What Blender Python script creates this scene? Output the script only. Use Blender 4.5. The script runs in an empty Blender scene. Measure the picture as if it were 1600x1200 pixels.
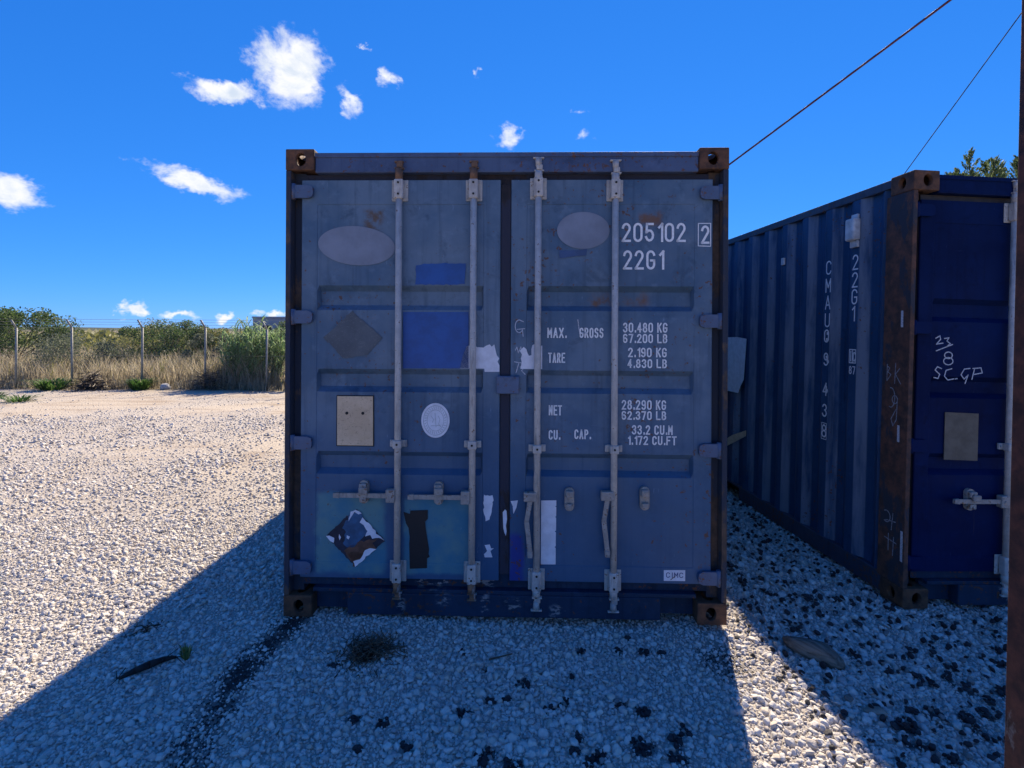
import bpy, bmesh, math, random
import numpy as np
from mathutils import Vector, Matrix
random.seed(7); RNG = np.random.default_rng(11)
SC = bpy.context.scene
COL = SC.collection
R = math.radians

# ------------------------------------------------------------------ camera
cam = bpy.data.cameras.new('camera'); co = bpy.data.objects.new('camera', cam); COL.objects.link(co)
cam.sensor_width = 36.0; cam.lens = 810 / 1600 * 36
cam.shift_y = -84 / 1600
cam.clip_start = 0.05; cam.clip_end = 3000
co.matrix_world = Matrix.Translation((0, 0, 1.593)) @ Matrix.Rotation(R(90), 4, 'X') @ Matrix.Rotation(R(0.31), 4, 'Z')
SC.camera = co

# ------------------------------------------------------------------ node helper
class NT:
    def __init__(s, tree): s.t = tree; s.n = tree.nodes; s.l = tree.links
    def new(s, typ, **kw):
        n = s.n.new(typ)
        for k, v in kw.items(): setattr(n, k, v)
        return n
    def put(s, sock, v):
        if isinstance(v, bpy.types.NodeSocket): s.l.new(v, sock)
        elif v is not None:
            if isinstance(v, (tuple, list)) and sock.type == 'RGBA' and len(v) == 3: v = (*v, 1)
            sock.default_value = v
    def math(s, op, a, b=None, c=None, clamp=False):
        n = s.new('ShaderNodeMath', operation=op, use_clamp=clamp)
        s.put(n.inputs[0], a)
        if b is not None: s.put(n.inputs[1], b)
        if c is not None: s.put(n.inputs[2], c)
        return n.outputs[0]
    def vmath(s, op, a, b=None):
        n = s.new('ShaderNodeVectorMath', operation=op); s.put(n.inputs[0], a)
        if b is not None: s.put(n.inputs[1], b)
        return n.outputs[0]
    def sep(s, v):
        n = s.new('ShaderNodeSeparateXYZ'); s.put(n.inputs[0], v); return n.outputs
    def noise(s, vec, scale, detail=4, rough=.55, dist=0.0, out=0):
        n = s.new('ShaderNodeTexNoise'); s.put(n.inputs['Vector'], vec)
        n.inputs['Scale'].default_value = scale; n.inputs['Detail'].default_value = detail
        n.inputs['Roughness'].default_value = rough; n.inputs['Distortion'].default_value = dist
        return n.outputs[out]
    def voro(s, vec, scale, feature='F1', out='Distance'):
        n = s.new('ShaderNodeTexVoronoi', feature=feature); s.put(n.inputs['Vector'], vec)
        n.inputs['Scale'].default_value = scale
        return n.outputs[out]
    def ss(s, v, a, b):
        n = s.new('ShaderNodeMapRange', interpolation_type='SMOOTHSTEP'); s.put(n.inputs[0], v)
        n.inputs[1].default_value = a; n.inputs[2].default_value = b
        return n.outputs[0]
    def mix(s, f, a, b, blend='MIX'):
        n = s.new('ShaderNodeMix', data_type='RGBA', blend_type=blend)
        s.put(n.inputs[0], f); s.put(n.inputs[6], a); s.put(n.inputs[7], b)
        return n.outputs[2]
    def obj(s): return s.new('ShaderNodeTexCoord').outputs['Object']
    def scaled(s, v, sc, off=(0, 0, 0)):
        n = s.new('ShaderNodeMapping'); s.put(n.inputs[0], v)
        n.inputs['Scale'].default_value = sc; n.inputs['Location'].default_value = off
        return n.outputs[0]
    def bump(s, h, strength, dist=.01, normal=None):
        n = s.new('ShaderNodeBump'); s.put(n.inputs['Height'], h)
        n.inputs['Strength'].default_value = strength; n.inputs['Distance'].default_value = dist
        if normal is not None: s.put(n.inputs['Normal'], normal)
        return n.outputs[0]

def material(name, build):
    m = bpy.data.materials.new(name); m.use_nodes = True
    t = NT(m.node_tree); b = m.node_tree.nodes['Principled BSDF']
    build(t, b); return m

# ------------------------------------------------------------------ sky, sun, exposure
SUN_AZ, SUN_EL = R(16.5), R(39.5)
W = bpy.data.worlds.new('World'); SC.world = W; W.use_nodes = True
def build_world():
    t = NT(W.node_tree); t.n.clear()
    sky = t.new('ShaderNodeTexSky', sky_type='NISHITA'); sky.sun_disc = False
    sky.sun_elevation = SUN_EL; sky.sun_rotation = SUN_AZ
    sky.air_density = 0.7; sky.dust_density = 0.0; sky.ozone_density = 10.0; sky.altitude = 0
    sr = t.new('ShaderNodeSeparateColor'); t.put(sr.inputs[0], sky.outputs[0]); cc = t.new('ShaderNodeCombineColor')
    for k, (gain, ex) in enumerate(((.349, 1.07), (.473, .625), (.84, .45))):      # deepen the blue of the clear air, and even it out to lift the shade
        t.put(cc.inputs[k], t.math('MULTIPLY', t.math('POWER', t.math('MULTIPLY', sr.outputs[k], .1), ex), gain))
    d = t.vmath('NORMALIZE', t.new('ShaderNodeTexCoord').outputs['Generated'])
    x, y, z = t.sep(d)
    az = t.math('ARCTAN2', x, y); el = t.math('ARCSINE', z)
    cv = t.new('ShaderNodeCombineXYZ'); t.put(cv.inputs[0], az); t.put(cv.inputs[1], t.math('MULTIPLY', el, 1.35))
    n1 = t.noise(cv.outputs[0], 13, 11, .64, .5)
    n2 = t.noise(t.scaled(cv.outputs[0], (1, 1, 1), (.012, -.018, 0)), 13, 11, .64, .5)
    # azimuth, elevation, half-width, half-height, tilt, weight
    def pz(px, py): 
        a = (px - 800) / 810; v = (516 - py) / 810
        return math.atan(a), math.atan(v / math.sqrt(1 + a * a))
    L = [(452, 110, 74, 66, 0, 1), (350, 143, 84, 24, 0.05, .95), (300, 285, 98, 27, -.24, .95), (12, 300, 78, 36, -.15, .95),
         (545, 158, 24, 34, .5, .62), (604, 122, 24, 22, 0, .62), (793, 218, 30, 28, 0, .72), (908, 210, 34, 14, -.1, .5), (905, 178, 18, 10, 0, .45),
         (213, 489, 30, 14, 0, .85), (280, 496, 36, 11, -.1, .7), (352, 494, 30, 13, 0, .9), (425, 496, 34, 10, 0, .85), (574, 68, 10, 8, 0, .5), (748, 118, 12, 9, 0, .5)]
    cl = []
    for px, py, rx, ry, tilt, w in L:
        a, e = pz(px, py); k = math.cos(a) ** 2 / 810
        cl.append((a, e, rx * k, ry * math.cos(a) / 810 , tilt, w))
    cl += [(2.2, .35, .16, .07, .1, 1), (2.6, .22, .2, .06, 0, .95), (-2.4, .3, .15, .08, 0, 1), (3.0, .5, .12, .07, .2, .9), (-1.5, .25, .12, .05, 0, .9), (-1.9, .12, .2, .04, 0, .85), (1.5, .14, .2, .04, 0, .85), (2.9, .2, .16, .05, 0, 1), (-2.9, .42, .13, .08, .1, 1), (2.4, .62, .14, .09, 0, 1), (-2.0, .55, .12, .07, 0, .9), (1.7, .4, .12, .06, 0, .9), (-2.6, .14, .22, .045, 0, 1)]  # clouds outside the view, more of them added to lift the shade
    az0, el0 = az, el
    wz = t.new('ShaderNodeTexNoise'); t.put(wz.inputs['Vector'], cv.outputs[0]); wz.inputs['Scale'].default_value = 22; wz.inputs['Detail'].default_value = 4; wz.inputs['Roughness'].default_value = .6
    wr = t.new('ShaderNodeSeparateColor'); t.put(wr.inputs[0], wz.outputs['Color'])
    az = t.math('MULTIPLY_ADD', t.math('SUBTRACT', wr.outputs[0], .5), .085, az0); el = t.math('MULTIPLY_ADD', t.math('SUBTRACT', wr.outputs[1], .5), .055, el0)
    tot = None; low = None
    for a, e, ra, re, tilt, w in cl:
        da = t.math('SUBTRACT', az, a); de = t.math('SUBTRACT', el, e)
        c_, s_ = math.cos(tilt), math.sin(tilt)
        u = t.math('MULTIPLY', t.math('MULTIPLY_ADD', da, c_, t.math('MULTIPLY', de, s_)), 1 / ra)
        v = t.math('MULTIPLY', t.math('MULTIPLY_ADD', de, c_, t.math('MULTIPLY', da, -s_)), 1 / re)
        q = t.math('ADD', t.math('MULTIPLY', u, u), t.math('MULTIPLY', v, v))
        m = t.math('MULTIPLY_ADD', t.math('SQRT', q), -w, w)
        tot = m if tot is None else t.math('MAXIMUM', tot, m)
    base = t.math('MAXIMUM', tot, -1.0)
    dens = t.ss(t.math('MULTIPLY_ADD', t.math('SUBTRACT', n1, .5), 1.7, t.math('SUBTRACT', t.math('MULTIPLY', base, 1.45), .25)), -.05, .66)
    dens = t.math('MULTIPLY', dens, t.ss(tot, 0.0, .12))
    shade = t.ss(t.math('MULTIPLY_ADD', t.math('SUBTRACT', n2, n1), 1.2, t.math('SUBTRACT', 1.0, t.math('MULTIPLY', base, .25))), .55, 1.0)
    colr = t.mix(shade, (.66, .75, .88), (1.0, 1.0, 1.0))
    b1 = t.new('ShaderNodeBackground'); t.put(b1.inputs[0], cc.outputs[0]); b1.inputs[1].default_value = SKY * 4.6
    b2 = t.new('ShaderNodeBackground'); t.put(b2.inputs[0], colr); b2.inputs[1].default_value = .415
    mx = t.new('ShaderNodeMixShader'); t.put(mx.inputs[0], t.math('MULTIPLY', dens, .97)); t.l.new(b1.outputs[0], mx.inputs[1]); t.l.new(b2.outputs[0], mx.inputs[2])
    o = t.new('ShaderNodeOutputWorld'); t.l.new(mx.outputs[0], o.inputs[0])
SKY = 0.13
build_world()
sl = bpy.data.lights.new('sun', 'SUN'); so = bpy.data.objects.new('sun', sl); COL.objects.link(so)
sl.energy = 4.0; sl.angle = R(0.55); sl.color = (1.0, .85, .66)
so.rotation_euler = Vector((-math.sin(SUN_AZ) * math.cos(SUN_EL), -math.cos(SUN_AZ) * math.cos(SUN_EL), -math.sin(SUN_EL))).to_track_quat('-Z', 'Y').to_euler()
so.location = (6, 20, 18)
SC.view_settings.view_transform = 'Standard'; SC.view_settings.look = 'None'
SC.view_settings.exposure = 1.35; SC.view_settings.gamma = 1.0; SC.view_settings.use_curve_mapping = False
SC.render.engine = 'CYCLES'
SC.cycles.max_bounces = 6; SC.cycles.diffuse_bounces = 4; SC.cycles.glossy_bounces = 2; SC.cycles.transparent_max_bounces = 4
SC.cycles.use_denoising = True; SC.cycles.caustics_reflective = False

# ------------------------------------------------------------------ object helpers
def tag(o, label=None, cat=None, group=None, kind=None):
    if label: o['label'] = label
    if cat: o['category'] = cat
    if group: o['group'] = group
    if kind: o['kind'] = kind
    return o
def empty(name, loc=(0, 0, 0), rot=(0, 0, 0)):
    o = bpy.data.objects.new(name, None); COL.objects.link(o); o.location = loc; o.rotation_euler = rot
    o.empty_display_size = .1
    return o
def link(name, me, mat=None, parent=None, loc=None, rot=None):
    if mat is not None and not me.materials: me.materials.append(mat)
    o = bpy.data.objects.new(name, me); COL.objects.link(o)
    if mat is not None and me.materials[0] is not mat: o.material_slots[0].link = 'OBJECT'; o.material_slots[0].material = mat
    if parent: o.parent = parent
    if loc: o.location = loc
    if rot: o.rotation_euler = rot
    return o
def mesh(name, verts, faces, smooth=False):
    me = bpy.data.meshes.new(name); me.from_pydata(verts, [], faces); me.update()
    if smooth: me.polygons.foreach_set('use_smooth', [True] * len(me.polygons))
    return me
class MB:
    """collects shapes into one bmesh"""
    def __init__(s): s.b = bmesh.new()
    def box(s, x0, x1, y0, y1, z0, z1, bev=0.0):
        r = bmesh.ops.create_cube(s.b, size=1)
        for v in r['verts']:
            v.co = Vector(((x0 + x1) / 2 + v.co.x * (x1 - x0), (y0 + y1) / 2 + v.co.y * (y1 - y0), (z0 + z1) / 2 + v.co.z * (z1 - z0)))
        if bev:
            es = list({e for v in r['verts'] for e in v.link_edges})
            bmesh.ops.bevel(s.b, geom=es, offset=bev, segments=2, profile=.5, affect='EDGES')
        return s
    def tube(s, p0, p1, r0, r1=None, n=14, cap=True):
        p0, p1 = Vector(p0), Vector(p1); r1 = r0 if r1 is None else r1
        d = (p1 - p0); q = d.to_track_quat('Z', 'Y').to_matrix()
        A = [s.b.verts.new(p0 + q @ Vector((math.cos(k * 2 * math.pi / n) * r0, math.sin(k * 2 * math.pi / n) * r0, 0))) for k in range(n)]
        B = [s.b.verts.new(p1 + q @ Vector((math.cos(k * 2 * math.pi / n) * r1, math.sin(k * 2 * math.pi / n) * r1, 0))) for k in range(n)]
        for k in range(n):
            f = s.b.faces.new((A[k], A[(k + 1) % n], B[(k + 1) % n], B[k])); f.smooth = True
        if cap: s.b.faces.new(A[::-1]); s.b.faces.new(B)
        return s
    def path(s, pts, r, n=6):
        for a, b in zip(pts[:-1], pts[1:]): s.tube(a, b, r, n=n)
        return s
    def prism(s, poly, y0, y1):
        """polygon of (x, z) extruded from y0 (front) to y1"""
        A = [s.b.verts.new((x, y0, z)) for x, z in poly]; B = [s.b.verts.new((x, y1, z)) for x, z in poly]
        n = len(poly); s.b.faces.new(A); s.b.faces.new(B[::-1])
        for k in range(n): s.b.faces.new((A[k], B[k], B[(k + 1) % n], A[(k + 1) % n]))
        return s
    def out(s, name):
        bmesh.ops.recalc_face_normals(s.b, faces=s.b.faces)
        me = bpy.data.meshes.new(name); s.b.to_mesh(me); s.b.free(); return me
    def build(s, name, mat, parent=None, loc=None, rot=None): return link(name, s.out(name), mat, parent, loc, rot)

# ------------------------------------------------------------------ materials
def painted_steel(name, c1, c2, rust=.5, streak=.5, off=0.0, rough=.5, extra=None, dent=1.0, spec=.3):
    def f(t, b):
        o = t.scaled(t.obj(), (1, 1, 1), (off, off * .7, off * 1.3))
        big = t.noise(o, 2.2, 5, .6); mid = t.noise(o, 11, 6, .65)
        st = t.noise(t.scaled(o, (26, 26, 1.1)), 1.0, 5, .6)
        c = t.mix(t.ss(big, .32, .68), c1, c2)
        c = t.mix(t.math('MULTIPLY', t.ss(st, .5, .78), streak), c, tuple(v * .55 for v in c1))
        c = t.mix(t.math('MULTIPLY', t.ss(t.noise(o, 5.5, 6, .7, .4), .54, .70), .6), c, tuple(v * .55 for v in c1))
        scr = t.noise(t.scaled(o, (9, 9, 150)), 1.0, 3, .75, .6); c = t.mix(t.math('MULTIPLY', t.ss(scr, .70, .74), .5), c, tuple(min(1, v * 1.6 + .03) for v in c2))
        run = t.math('MULTIPLY', t.ss(t.noise(t.scaled(o, (34, 34, .9)), 1.0, 4, .7), .66, .72), t.ss(t.noise(o, 2.6, 4, .6), .50, .62))
        c = t.mix(t.math('MULTIPLY', run, .30 + .12 * max(0, rust)), c, (.085, .055, .045))
        c = t.mix(t.math('MULTIPLY', t.ss(mid, .52, .72), .30), c, tuple(min(1, v * 1.5 + .004) for v in c2))
        if extra: c = extra(t, t.obj(), c, mid)
        sp = t.noise(o, 38, 3, .6); cl = t.noise(o, 1.7, 4, .6)
        scuff = t.math('MULTIPLY', t.ss(t.noise(t.scaled(o, (60, 60, 12)), 1.0, 3, .7), .68, .76), .35)
        c = t.mix(scuff, c, tuple(min(1, v * 1.8 + .05) for v in c2))
        rm = t.math('MULTIPLY', t.ss(t.math('ADD', sp, t.math('MULTIPLY', cl, .55)), .98 - rust * .12, 1.06 - rust * .1), 1.0, clamp=True)
        rc = t.mix(mid, (.055, .022, .012), (.17, .07, .03))
        c = t.mix(t.math('MULTIPLY', rm, .85), c, rc)
        t.put(b.inputs['Base Color'], c)
        t.put(b.inputs['Roughness'], t.math('MULTIPLY_ADD', mid, .25, rough - .12)); b.inputs['Specular IOR Level'].default_value = spec
        h = t.math('ADD', t.math('MULTIPLY', t.noise(o, 3.1, 2, .4), dent), t.math('MULTIPLY', mid, .05))
        t.put(b.inputs['Normal'], t.bump(h, .55, .035))
    return material(name, f)
def rect_mask(t, o, x0, x1, z0, z1, soft=.01, wob=None, amt=.05):
    x, y, z = t.sep(o)
    if wob is not None:
        w = t.math('MULTIPLY', t.math('SUBTRACT', wob, .5), amt); x = t.math('ADD', x, w); z = t.math('ADD', z, w)
    m = t.math('MULTIPLY', t.ss(x, x0 - soft, x0 + soft), t.math('SUBTRACT', 1.0, t.ss(x, x1 - soft, x1 + soft)))
    m2 = t.math('MULTIPLY', t.ss(z, z0 - soft, z0 + soft), t.math('SUBTRACT', 1.0, t.ss(z, z1 - soft, z1 + soft)))
    return t.math('MULTIPLY', m, m2)
def plain(name, col, rough=.6, var=.25, scale=30, bump=.1, metal=0.0, col2=None):
    def f(t, b):
        o = t.obj(); n = t.noise(o, scale, 5, .6)
        c = t.mix(t.ss(n, .3, .7), tuple(v * (1 - var) for v in col), col2 or tuple(min(1, v * (1 + var)) for v in col))
        t.put(b.inputs['Base Color'], c); b.inputs['Roughness'].default_value = rough; b.inputs['Metallic'].default_value = metal
        if bump: t.put(b.inputs['Normal'], t.bump(n, bump, .01))
    return material(name, f)
def rusty(name, a=(.045, .022, .014), bcol=(.15, .065, .03), paint=None, pamt=.5, off=0):
    def f(t, b):
        o = t.scaled(t.obj(), (1, 1, 1), (off, off, off)); n = t.noise(o, 14, 7, .68); n2 = t.noise(t.scaled(o, (9, 9, 2)), 1, 5, .6)
        c = t.mix(t.ss(n, .35, .68), a, bcol)
        c = t.mix(t.math('MULTIPLY', t.ss(n2, .55, .75), .5), c, (.022, .016, .014))
        if paint: c = t.mix(t.math('MULTIPLY', t.ss(t.noise(t.scaled(o, (5, 5, 2.2)), 1, 6, .7), .62 - pamt * .25, .66 - pamt * .22), 1.0, clamp=True), c, paint)
        t.put(b.inputs['Base Color'], c); b.inputs['Roughness'].default_value = .82
        t.put(b.inputs['Normal'], t.bump(n, .5, .012))
    return material(name, f)

BLUE1, BLUE2 = (.054, .108, .180), (.122, .178, .245)
def left_extra(t, o, c, mid):
    low = t.noise(o, 5, 5, .65)
    x, y, z = t.sep(o)
    c = t.mix(t.math('MULTIPLY', t.ss(t.math('MULTIPLY_ADD', low, .35, t.math('MULTIPLY', z, -1.0)), -1.15, -.55), .75), c, (.024, .080, .175))
    m = t.math('MULTIPLY', t.math('ADD', rect_mask(t, o, -1.04, -.66, .235, .68, .02, low, .10), rect_mask(t, o, -.555, -.185, .235, .645, .012, low, .05), clamp=True), .85)
    teal = t.mix(t.ss(low, .35, .65), (.040, .18, .27), (.11, .24, .25))
    c = t.mix(m, c, teal)
    ru = t.math('MULTIPLY', rect_mask(t, o, -.80, -.69, 2.13, 2.26, .02, low, .12), t.ss(mid, .4, .6))
    return t.mix(ru, c, (.11, .075, .055))
def right_extra(t, o, c, mid):
    low = t.noise(o, 5, 5, .65); x, y, z = t.sep(o)
    c = t.mix(t.math('MULTIPLY', t.ss(t.math('MULTIPLY_ADD', low, .4, t.math('MULTIPLY', z, -1.0)), -1.1, -.45), .75), c, (.028, .088, .180))
    c = t.mix(rect_mask(t, o, .03, .115, .2, .46, .02, low, .1), c, (.02, .04, .22))
    ru = t.math('MULTIPLY', t.math('ADD', rect_mask(t, o, .735, .86, 2.17, 2.235, .02, low, .1), rect_mask(t, o, .48, .80, 1.735, 1.80, .03, low, .1), clamp=True), t.ss(mid, .42, .62))
    return t.mix(t.math('MULTIPLY', ru, .9), c, (.15, .075, .04))
def sill_extra(t, o, c, mid):
    """pale scuffs and scraped patches along the sill"""
    n = t.noise(t.scaled(o, (16, 16, 34)), 1, 6, .72); m = None
    for x0, x1, z0, z1 in ((-.48, -.30, .165, .225), (-.17, -.04, .165, .215), (-.36, -.29, .085, .14), (-.115, -.075, .04, .16), (-.60, -.54, .03, .13), (.02, .10, .06, .12), (.26, .34, .03, .09)):
        q = rect_mask(t, o, x0, x1, z0, z1, .015, n, .05); m = q if m is None else t.math('MAXIMUM', m, q)
    return t.mix(t.math('MULTIPLY', t.math('MULTIPLY', m, t.ss(n, .50, .60)), .8), c, (.30, .29, .28))
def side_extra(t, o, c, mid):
    """light caught on the front flanks of the ribs, painted in as paler, faded blue"""
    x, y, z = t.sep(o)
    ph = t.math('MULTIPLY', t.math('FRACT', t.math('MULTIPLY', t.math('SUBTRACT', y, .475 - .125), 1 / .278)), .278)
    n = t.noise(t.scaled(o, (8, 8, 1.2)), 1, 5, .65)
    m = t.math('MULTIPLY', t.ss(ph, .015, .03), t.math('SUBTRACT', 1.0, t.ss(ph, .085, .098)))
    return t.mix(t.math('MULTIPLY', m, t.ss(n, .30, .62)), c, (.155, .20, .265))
M = {}
M['paintL'] = painted_steel('faded_blue_paint_teal', BLUE1, BLUE2, .45, .65, 1.0, .5, left_extra)
M['paintR'] = painted_steel('faded_blue_paint', BLUE1, BLUE2, .55, .65, 5.0, .5, right_extra)
M['frame'] = painted_steel('blue_frame_paint', (.045, .07, .14), (.075, .11, .19), .9, .5, 9.0, .55)
M['sill'] = painted_steel('blue_sill_paint', (.011, .026, .052), (.020, .042, .080), .9, .8, 12.0, .65, sill_extra, spec=.15)
M['hinge'] = painted_steel('blue_hinge_paint', (.06, .095, .17), (.09, .13, .21), .7, .4, 15.0, .5)
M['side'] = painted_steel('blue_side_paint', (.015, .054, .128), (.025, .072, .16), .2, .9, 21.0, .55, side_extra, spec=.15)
M['door2'] = painted_steel('deep_blue_paint', (.0012, .008, .045), (.0025, .013, .065), -.9, .4, 31.0, .6, spec=.06)
M['rail2'] = painted_steel('dull_blue_rail', (.03, .045, .08), (.05, .065, .10), 1.2, .7, 41.0, .6)
def worn_galv(name, a, b_, rustamt):
    def f(t, b):
        o = t.scaled(t.vmath('ADD', t.obj(), t.vmath('MULTIPLY', t.new('ShaderNodeObjectInfo').outputs['Location'], (3, 3, 3))), (1, 1, 1)); n = t.noise(o, 18, 6, .68); n2 = t.noise(o, 60, 4, .6); w = t.noise(t.scaled(o, (30, 30, 4)), 1, 5, .65)
        c = t.mix(t.ss(n, .3, .7), a, b_); c = t.mix(t.math('MULTIPLY', t.ss(w, .52, .68), .6), c, (.15, .14, .135))
        c = t.mix(t.math('MULTIPLY', t.ss(t.math('ADD', n2, t.math('MULTIPLY', n, .8)), 1.02 - rustamt, 1.10 - rustamt), .9), c, (.17, .09, .05))
        t.put(b.inputs['Base Color'], c); b.inputs['Roughness'].default_value = .55; t.put(b.inputs['Normal'], t.bump(n2, .25, .006))
    return material(name, f)
M['galv'] = worn_galv('worn_galvanised_steel', (.36, .34, .32), (.50, .47, .43), -.03)
M['gear'] = worn_galv('worn_handle_steel', (.24, .215, .19), (.36, .33, .30), .03)
M['galv_rust'] = rusty('rusted_fitting', (.10, .06, .04), (.25, .13, .07), (.28, .27, .27), .55, 3)
M['rust'] = rusty('brown_rust', off=1)
M['rustpost'] = rusty('rust_over_blue', (.036, .023, .020), (.14, .060, .036), (.024, .028, .042), .34, 6)
M['postmain'] = rusty('scuffed_dark_edge', (.04, .03, .026), (.11, .07, .048), (.022, .030, .050), .75, 8)
M['gasket'] = plain('black_rubber', (.012, .013, .018), .6, .3, 20, .2, col2=(.03, .022, .022))
M['gaskrust'] = rusty('rusty_gasket', (.007, .007, .011), (.030, .020, .022), (.020, .023, .042), .95, 11)
M['letter'] = plain('white_stencil_paint', (.74, .75, .76), .6, .1, 90, 0)
M['paper'] = plain('white_torn_paper', (.66, .67, .72), .7, .1, 22, .1)
M['tape'] = plain('black_tape', (.006, .006, .009), .55, .2, 20, .1)
M['oval'] = plain('grey_blur_oval', (.175, .205, .265), .65, .14, 7, .05)  # grey of the ovals added over blurred-out codes
def scratched(name, a, b_, mark, amt):
    def f(t, b):
        o = t.obj(); n = t.noise(o, 9, 5, .6); k = t.noise(t.scaled(o, (55, 55, 80), (3, 1, 2)), 1.0, 4, .7, 1.4); k2 = t.noise(t.scaled(o, (150, 150, 26)), 1.0, 3, .7, .8)
        c = t.mix(t.ss(n, .3, .7), a, b_); c = t.mix(t.math('MULTIPLY', t.ss(k, .56, .66), amt), c, mark); c = t.mix(t.math('MULTIPLY', t.ss(k2, .62, .70), amt * .7), c, mark)
        t.put(b.inputs['Base Color'], c); b.inputs['Roughness'].default_value = .6; t.put(b.inputs['Normal'], t.bump(n, .15, .01))
    return material(name, f)
M['plate'] = scratched('tan_data_plate', (.52, .38, .24), (.64, .49, .33), (.20, .13, .08), .6)
M['placard'] = scratched('weathered_grey_placard', (.052, .068, .088), (.080, .100, .122), (.20, .21, .22), .4)
M['plate2'] = plain('dull_grey_plate', (.085, .078, .064), .55, .25, 16, .1)
M['brightblue'] = plain('fresh_blue_paint', (.006, .066, .26), .5, .15, 14, .05)
M['midblue'] = plain('mid_blue_paint', (.028, .064, .16), .5, .15, 14, .05)
M['brownpaper'] = plain('rust_brown_paper', (.10, .045, .028), .7, .45, 18, .1)
M['darkpaper'] = plain('dark_torn_paper', (.012, .016, .035), .7, .4, 24, .1)
M['bluepaper'] = plain('blue_torn_paper', (.022, .085, .18), .6, .3, 20, .1)
M['chalk'] = plain('chalk', (.45, .47, .52), .9, .3, 120, 0)
M['chalkdim'] = plain('faded_chalk', (.24, .26, .29), .9, .4, 60, 0)
M['ink'] = plain('navy_ink', (.02, .04, .16), .6, .2, 40, 0)
M['emboss'] = plain('pale_grey_print', (.38, .41, .45), .6, .2, 40, 0)
M['dark'] = plain('dark_hole', (.01, .01, .01), .8, .2, 20, 0)
M['ventpaint'] = plain('chalky_vent_paint', (.50, .52, .53), .6, .25, 20, .1)

# ------------------------------------------------------------------ ground
CONT = dict(main=(-.0437, 2.8385, R(-1.535)), side=(2.306, 3.05, R(3.46)))
def vnoise(x, y, s, seed=0):
    x = np.asarray(x, float) * s; y = np.asarray(y, float) * s
    xi = np.floor(x).astype(np.int64); yi = np.floor(y).astype(np.int64); fx = x - xi; fy = y - yi
    fx = fx * fx * (3 - 2 * fx); fy = fy * fy * (3 - 2 * fy)
    def h(a, b):
        n = (a * 374761393 + b * 668265263 + seed * 1442695041) & 0x7fffffff
        n = ((n ^ (n >> 13)) * 1274126177) & 0x7fffffff
        return ((n ^ (n >> 16)) & 0xffff) / 65535.0
    return (h(xi, yi) * (1 - fx) + h(xi + 1, yi) * fx) * (1 - fy) + (h(xi, yi + 1) * (1 - fx) + h(xi + 1, yi + 1) * fx) * fy
def sstep(v, a, b):
    t = np.clip((v - a) / (b - a), 0, 1); return t * t * (3 - 2 * t)
def ground_z(x, y):
    x = np.asarray(x, float); y = np.asarray(y, float)
    z = (vnoise(x, y, 1.1, 1) - .5) * .03 + (vnoise(x, y, .35, 2) - .5) * .03 + (vnoise(x, y, 4.0, 3) - .5) * .012
    z = z - .012 - .03 * sstep(x, 1.4, 2.4) * (1 - sstep(y, 6, 9)) - .012 * np.exp(-(((x - 1.15) / .3) ** 2 + ((y - 2.6) / .3) ** 2))
    z = z + .018 * np.exp(-((x + .55) / .6) ** 2 - ((y - 2.85) / .35) ** 2)
    z = z + .05 * (vnoise(x, y, .22, 4) - .5) * sstep(y, 6, 10)
    return z
BLOBS = [(-.694, 2.56, .06)]
def PX(px, py):
    a = px - 800; b = py - 516; c, s = math.cos(R(.31)), math.sin(R(.31)); u = a * c + b * s; v = -a * s + b * c
    return u / v * 1.6, 810 / v * 1.6
for zx, zy, zs, lst in ((750, 900, 3.556, [(233, 570, 1.3), (60, 660, 1), (460, 670, 1.3), (385, 708, .9), (770, 690, 1.1), (910, 730, 1.5), (770, 390, .8), (900, 390, 1), (560, 380, 1), (830, 320, .8), (1130, 820, 1.2), (1090, 880, 1.2), (900, 910, 1.9), (1090, 955, 1.9), (610, 990, 1.2), (660, 965, 1), (20, 985, 1.5), (180, 1035, 1.7), (545, 860, .7), (525, 930, .8), (500, 520, .7), (1005, 400, .7)]),
                        (1130, 860, 3.404, [(480, 250, 1), (380, 390, 1.4), (440, 300, .9), (200, 150, 1), (680, 530, 1.5), (860, 590, 1), (1000, 505, 1), (1220, 590, 1.1), (1100, 680, 1.3), (1300, 700, 1.7), (980, 910, 1.5), (1120, 840, 1.5), (1380, 920, 2.4), (1000, 1000, 1.3), (1010, 840, 1), (1400, 830, 1.6), (1450, 490, 1.2), (250, 230, 1), (100, 260, 1), (1200, 650, 1.1), (1470, 560, 1.1), (1440, 760, 1.4), (1290, 850, 1.3), (1480, 700, 1.3), (1230, 1090, 1.2), (1110, 1050, 1.1)]),
                        (400, 900, 4.0, [(480, 555, .9), (620, 880, .9), (790, 900, 1.1), (1300, 455, .8), (1460, 740, 1), (1290, 820, 1.2), (1430, 1100, 1.8), (940, 1050, 1.1), (620, 1080, 1), (1440, 550, 1.1), (1570, 730, .8)])):
    for bx, by, bs in lst:
        gx, gy = PX(zx + bx / zs, zy + by / zs); BLOBS.append((gx, gy, .022 * bs))
TRAIL = [(-1.19, 2.83), (-1.25, 2.6), (-1.27, 2.32), (-1.23, 2.06), (-1.19, 1.85), (-1.15, 1.5)]
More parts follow.
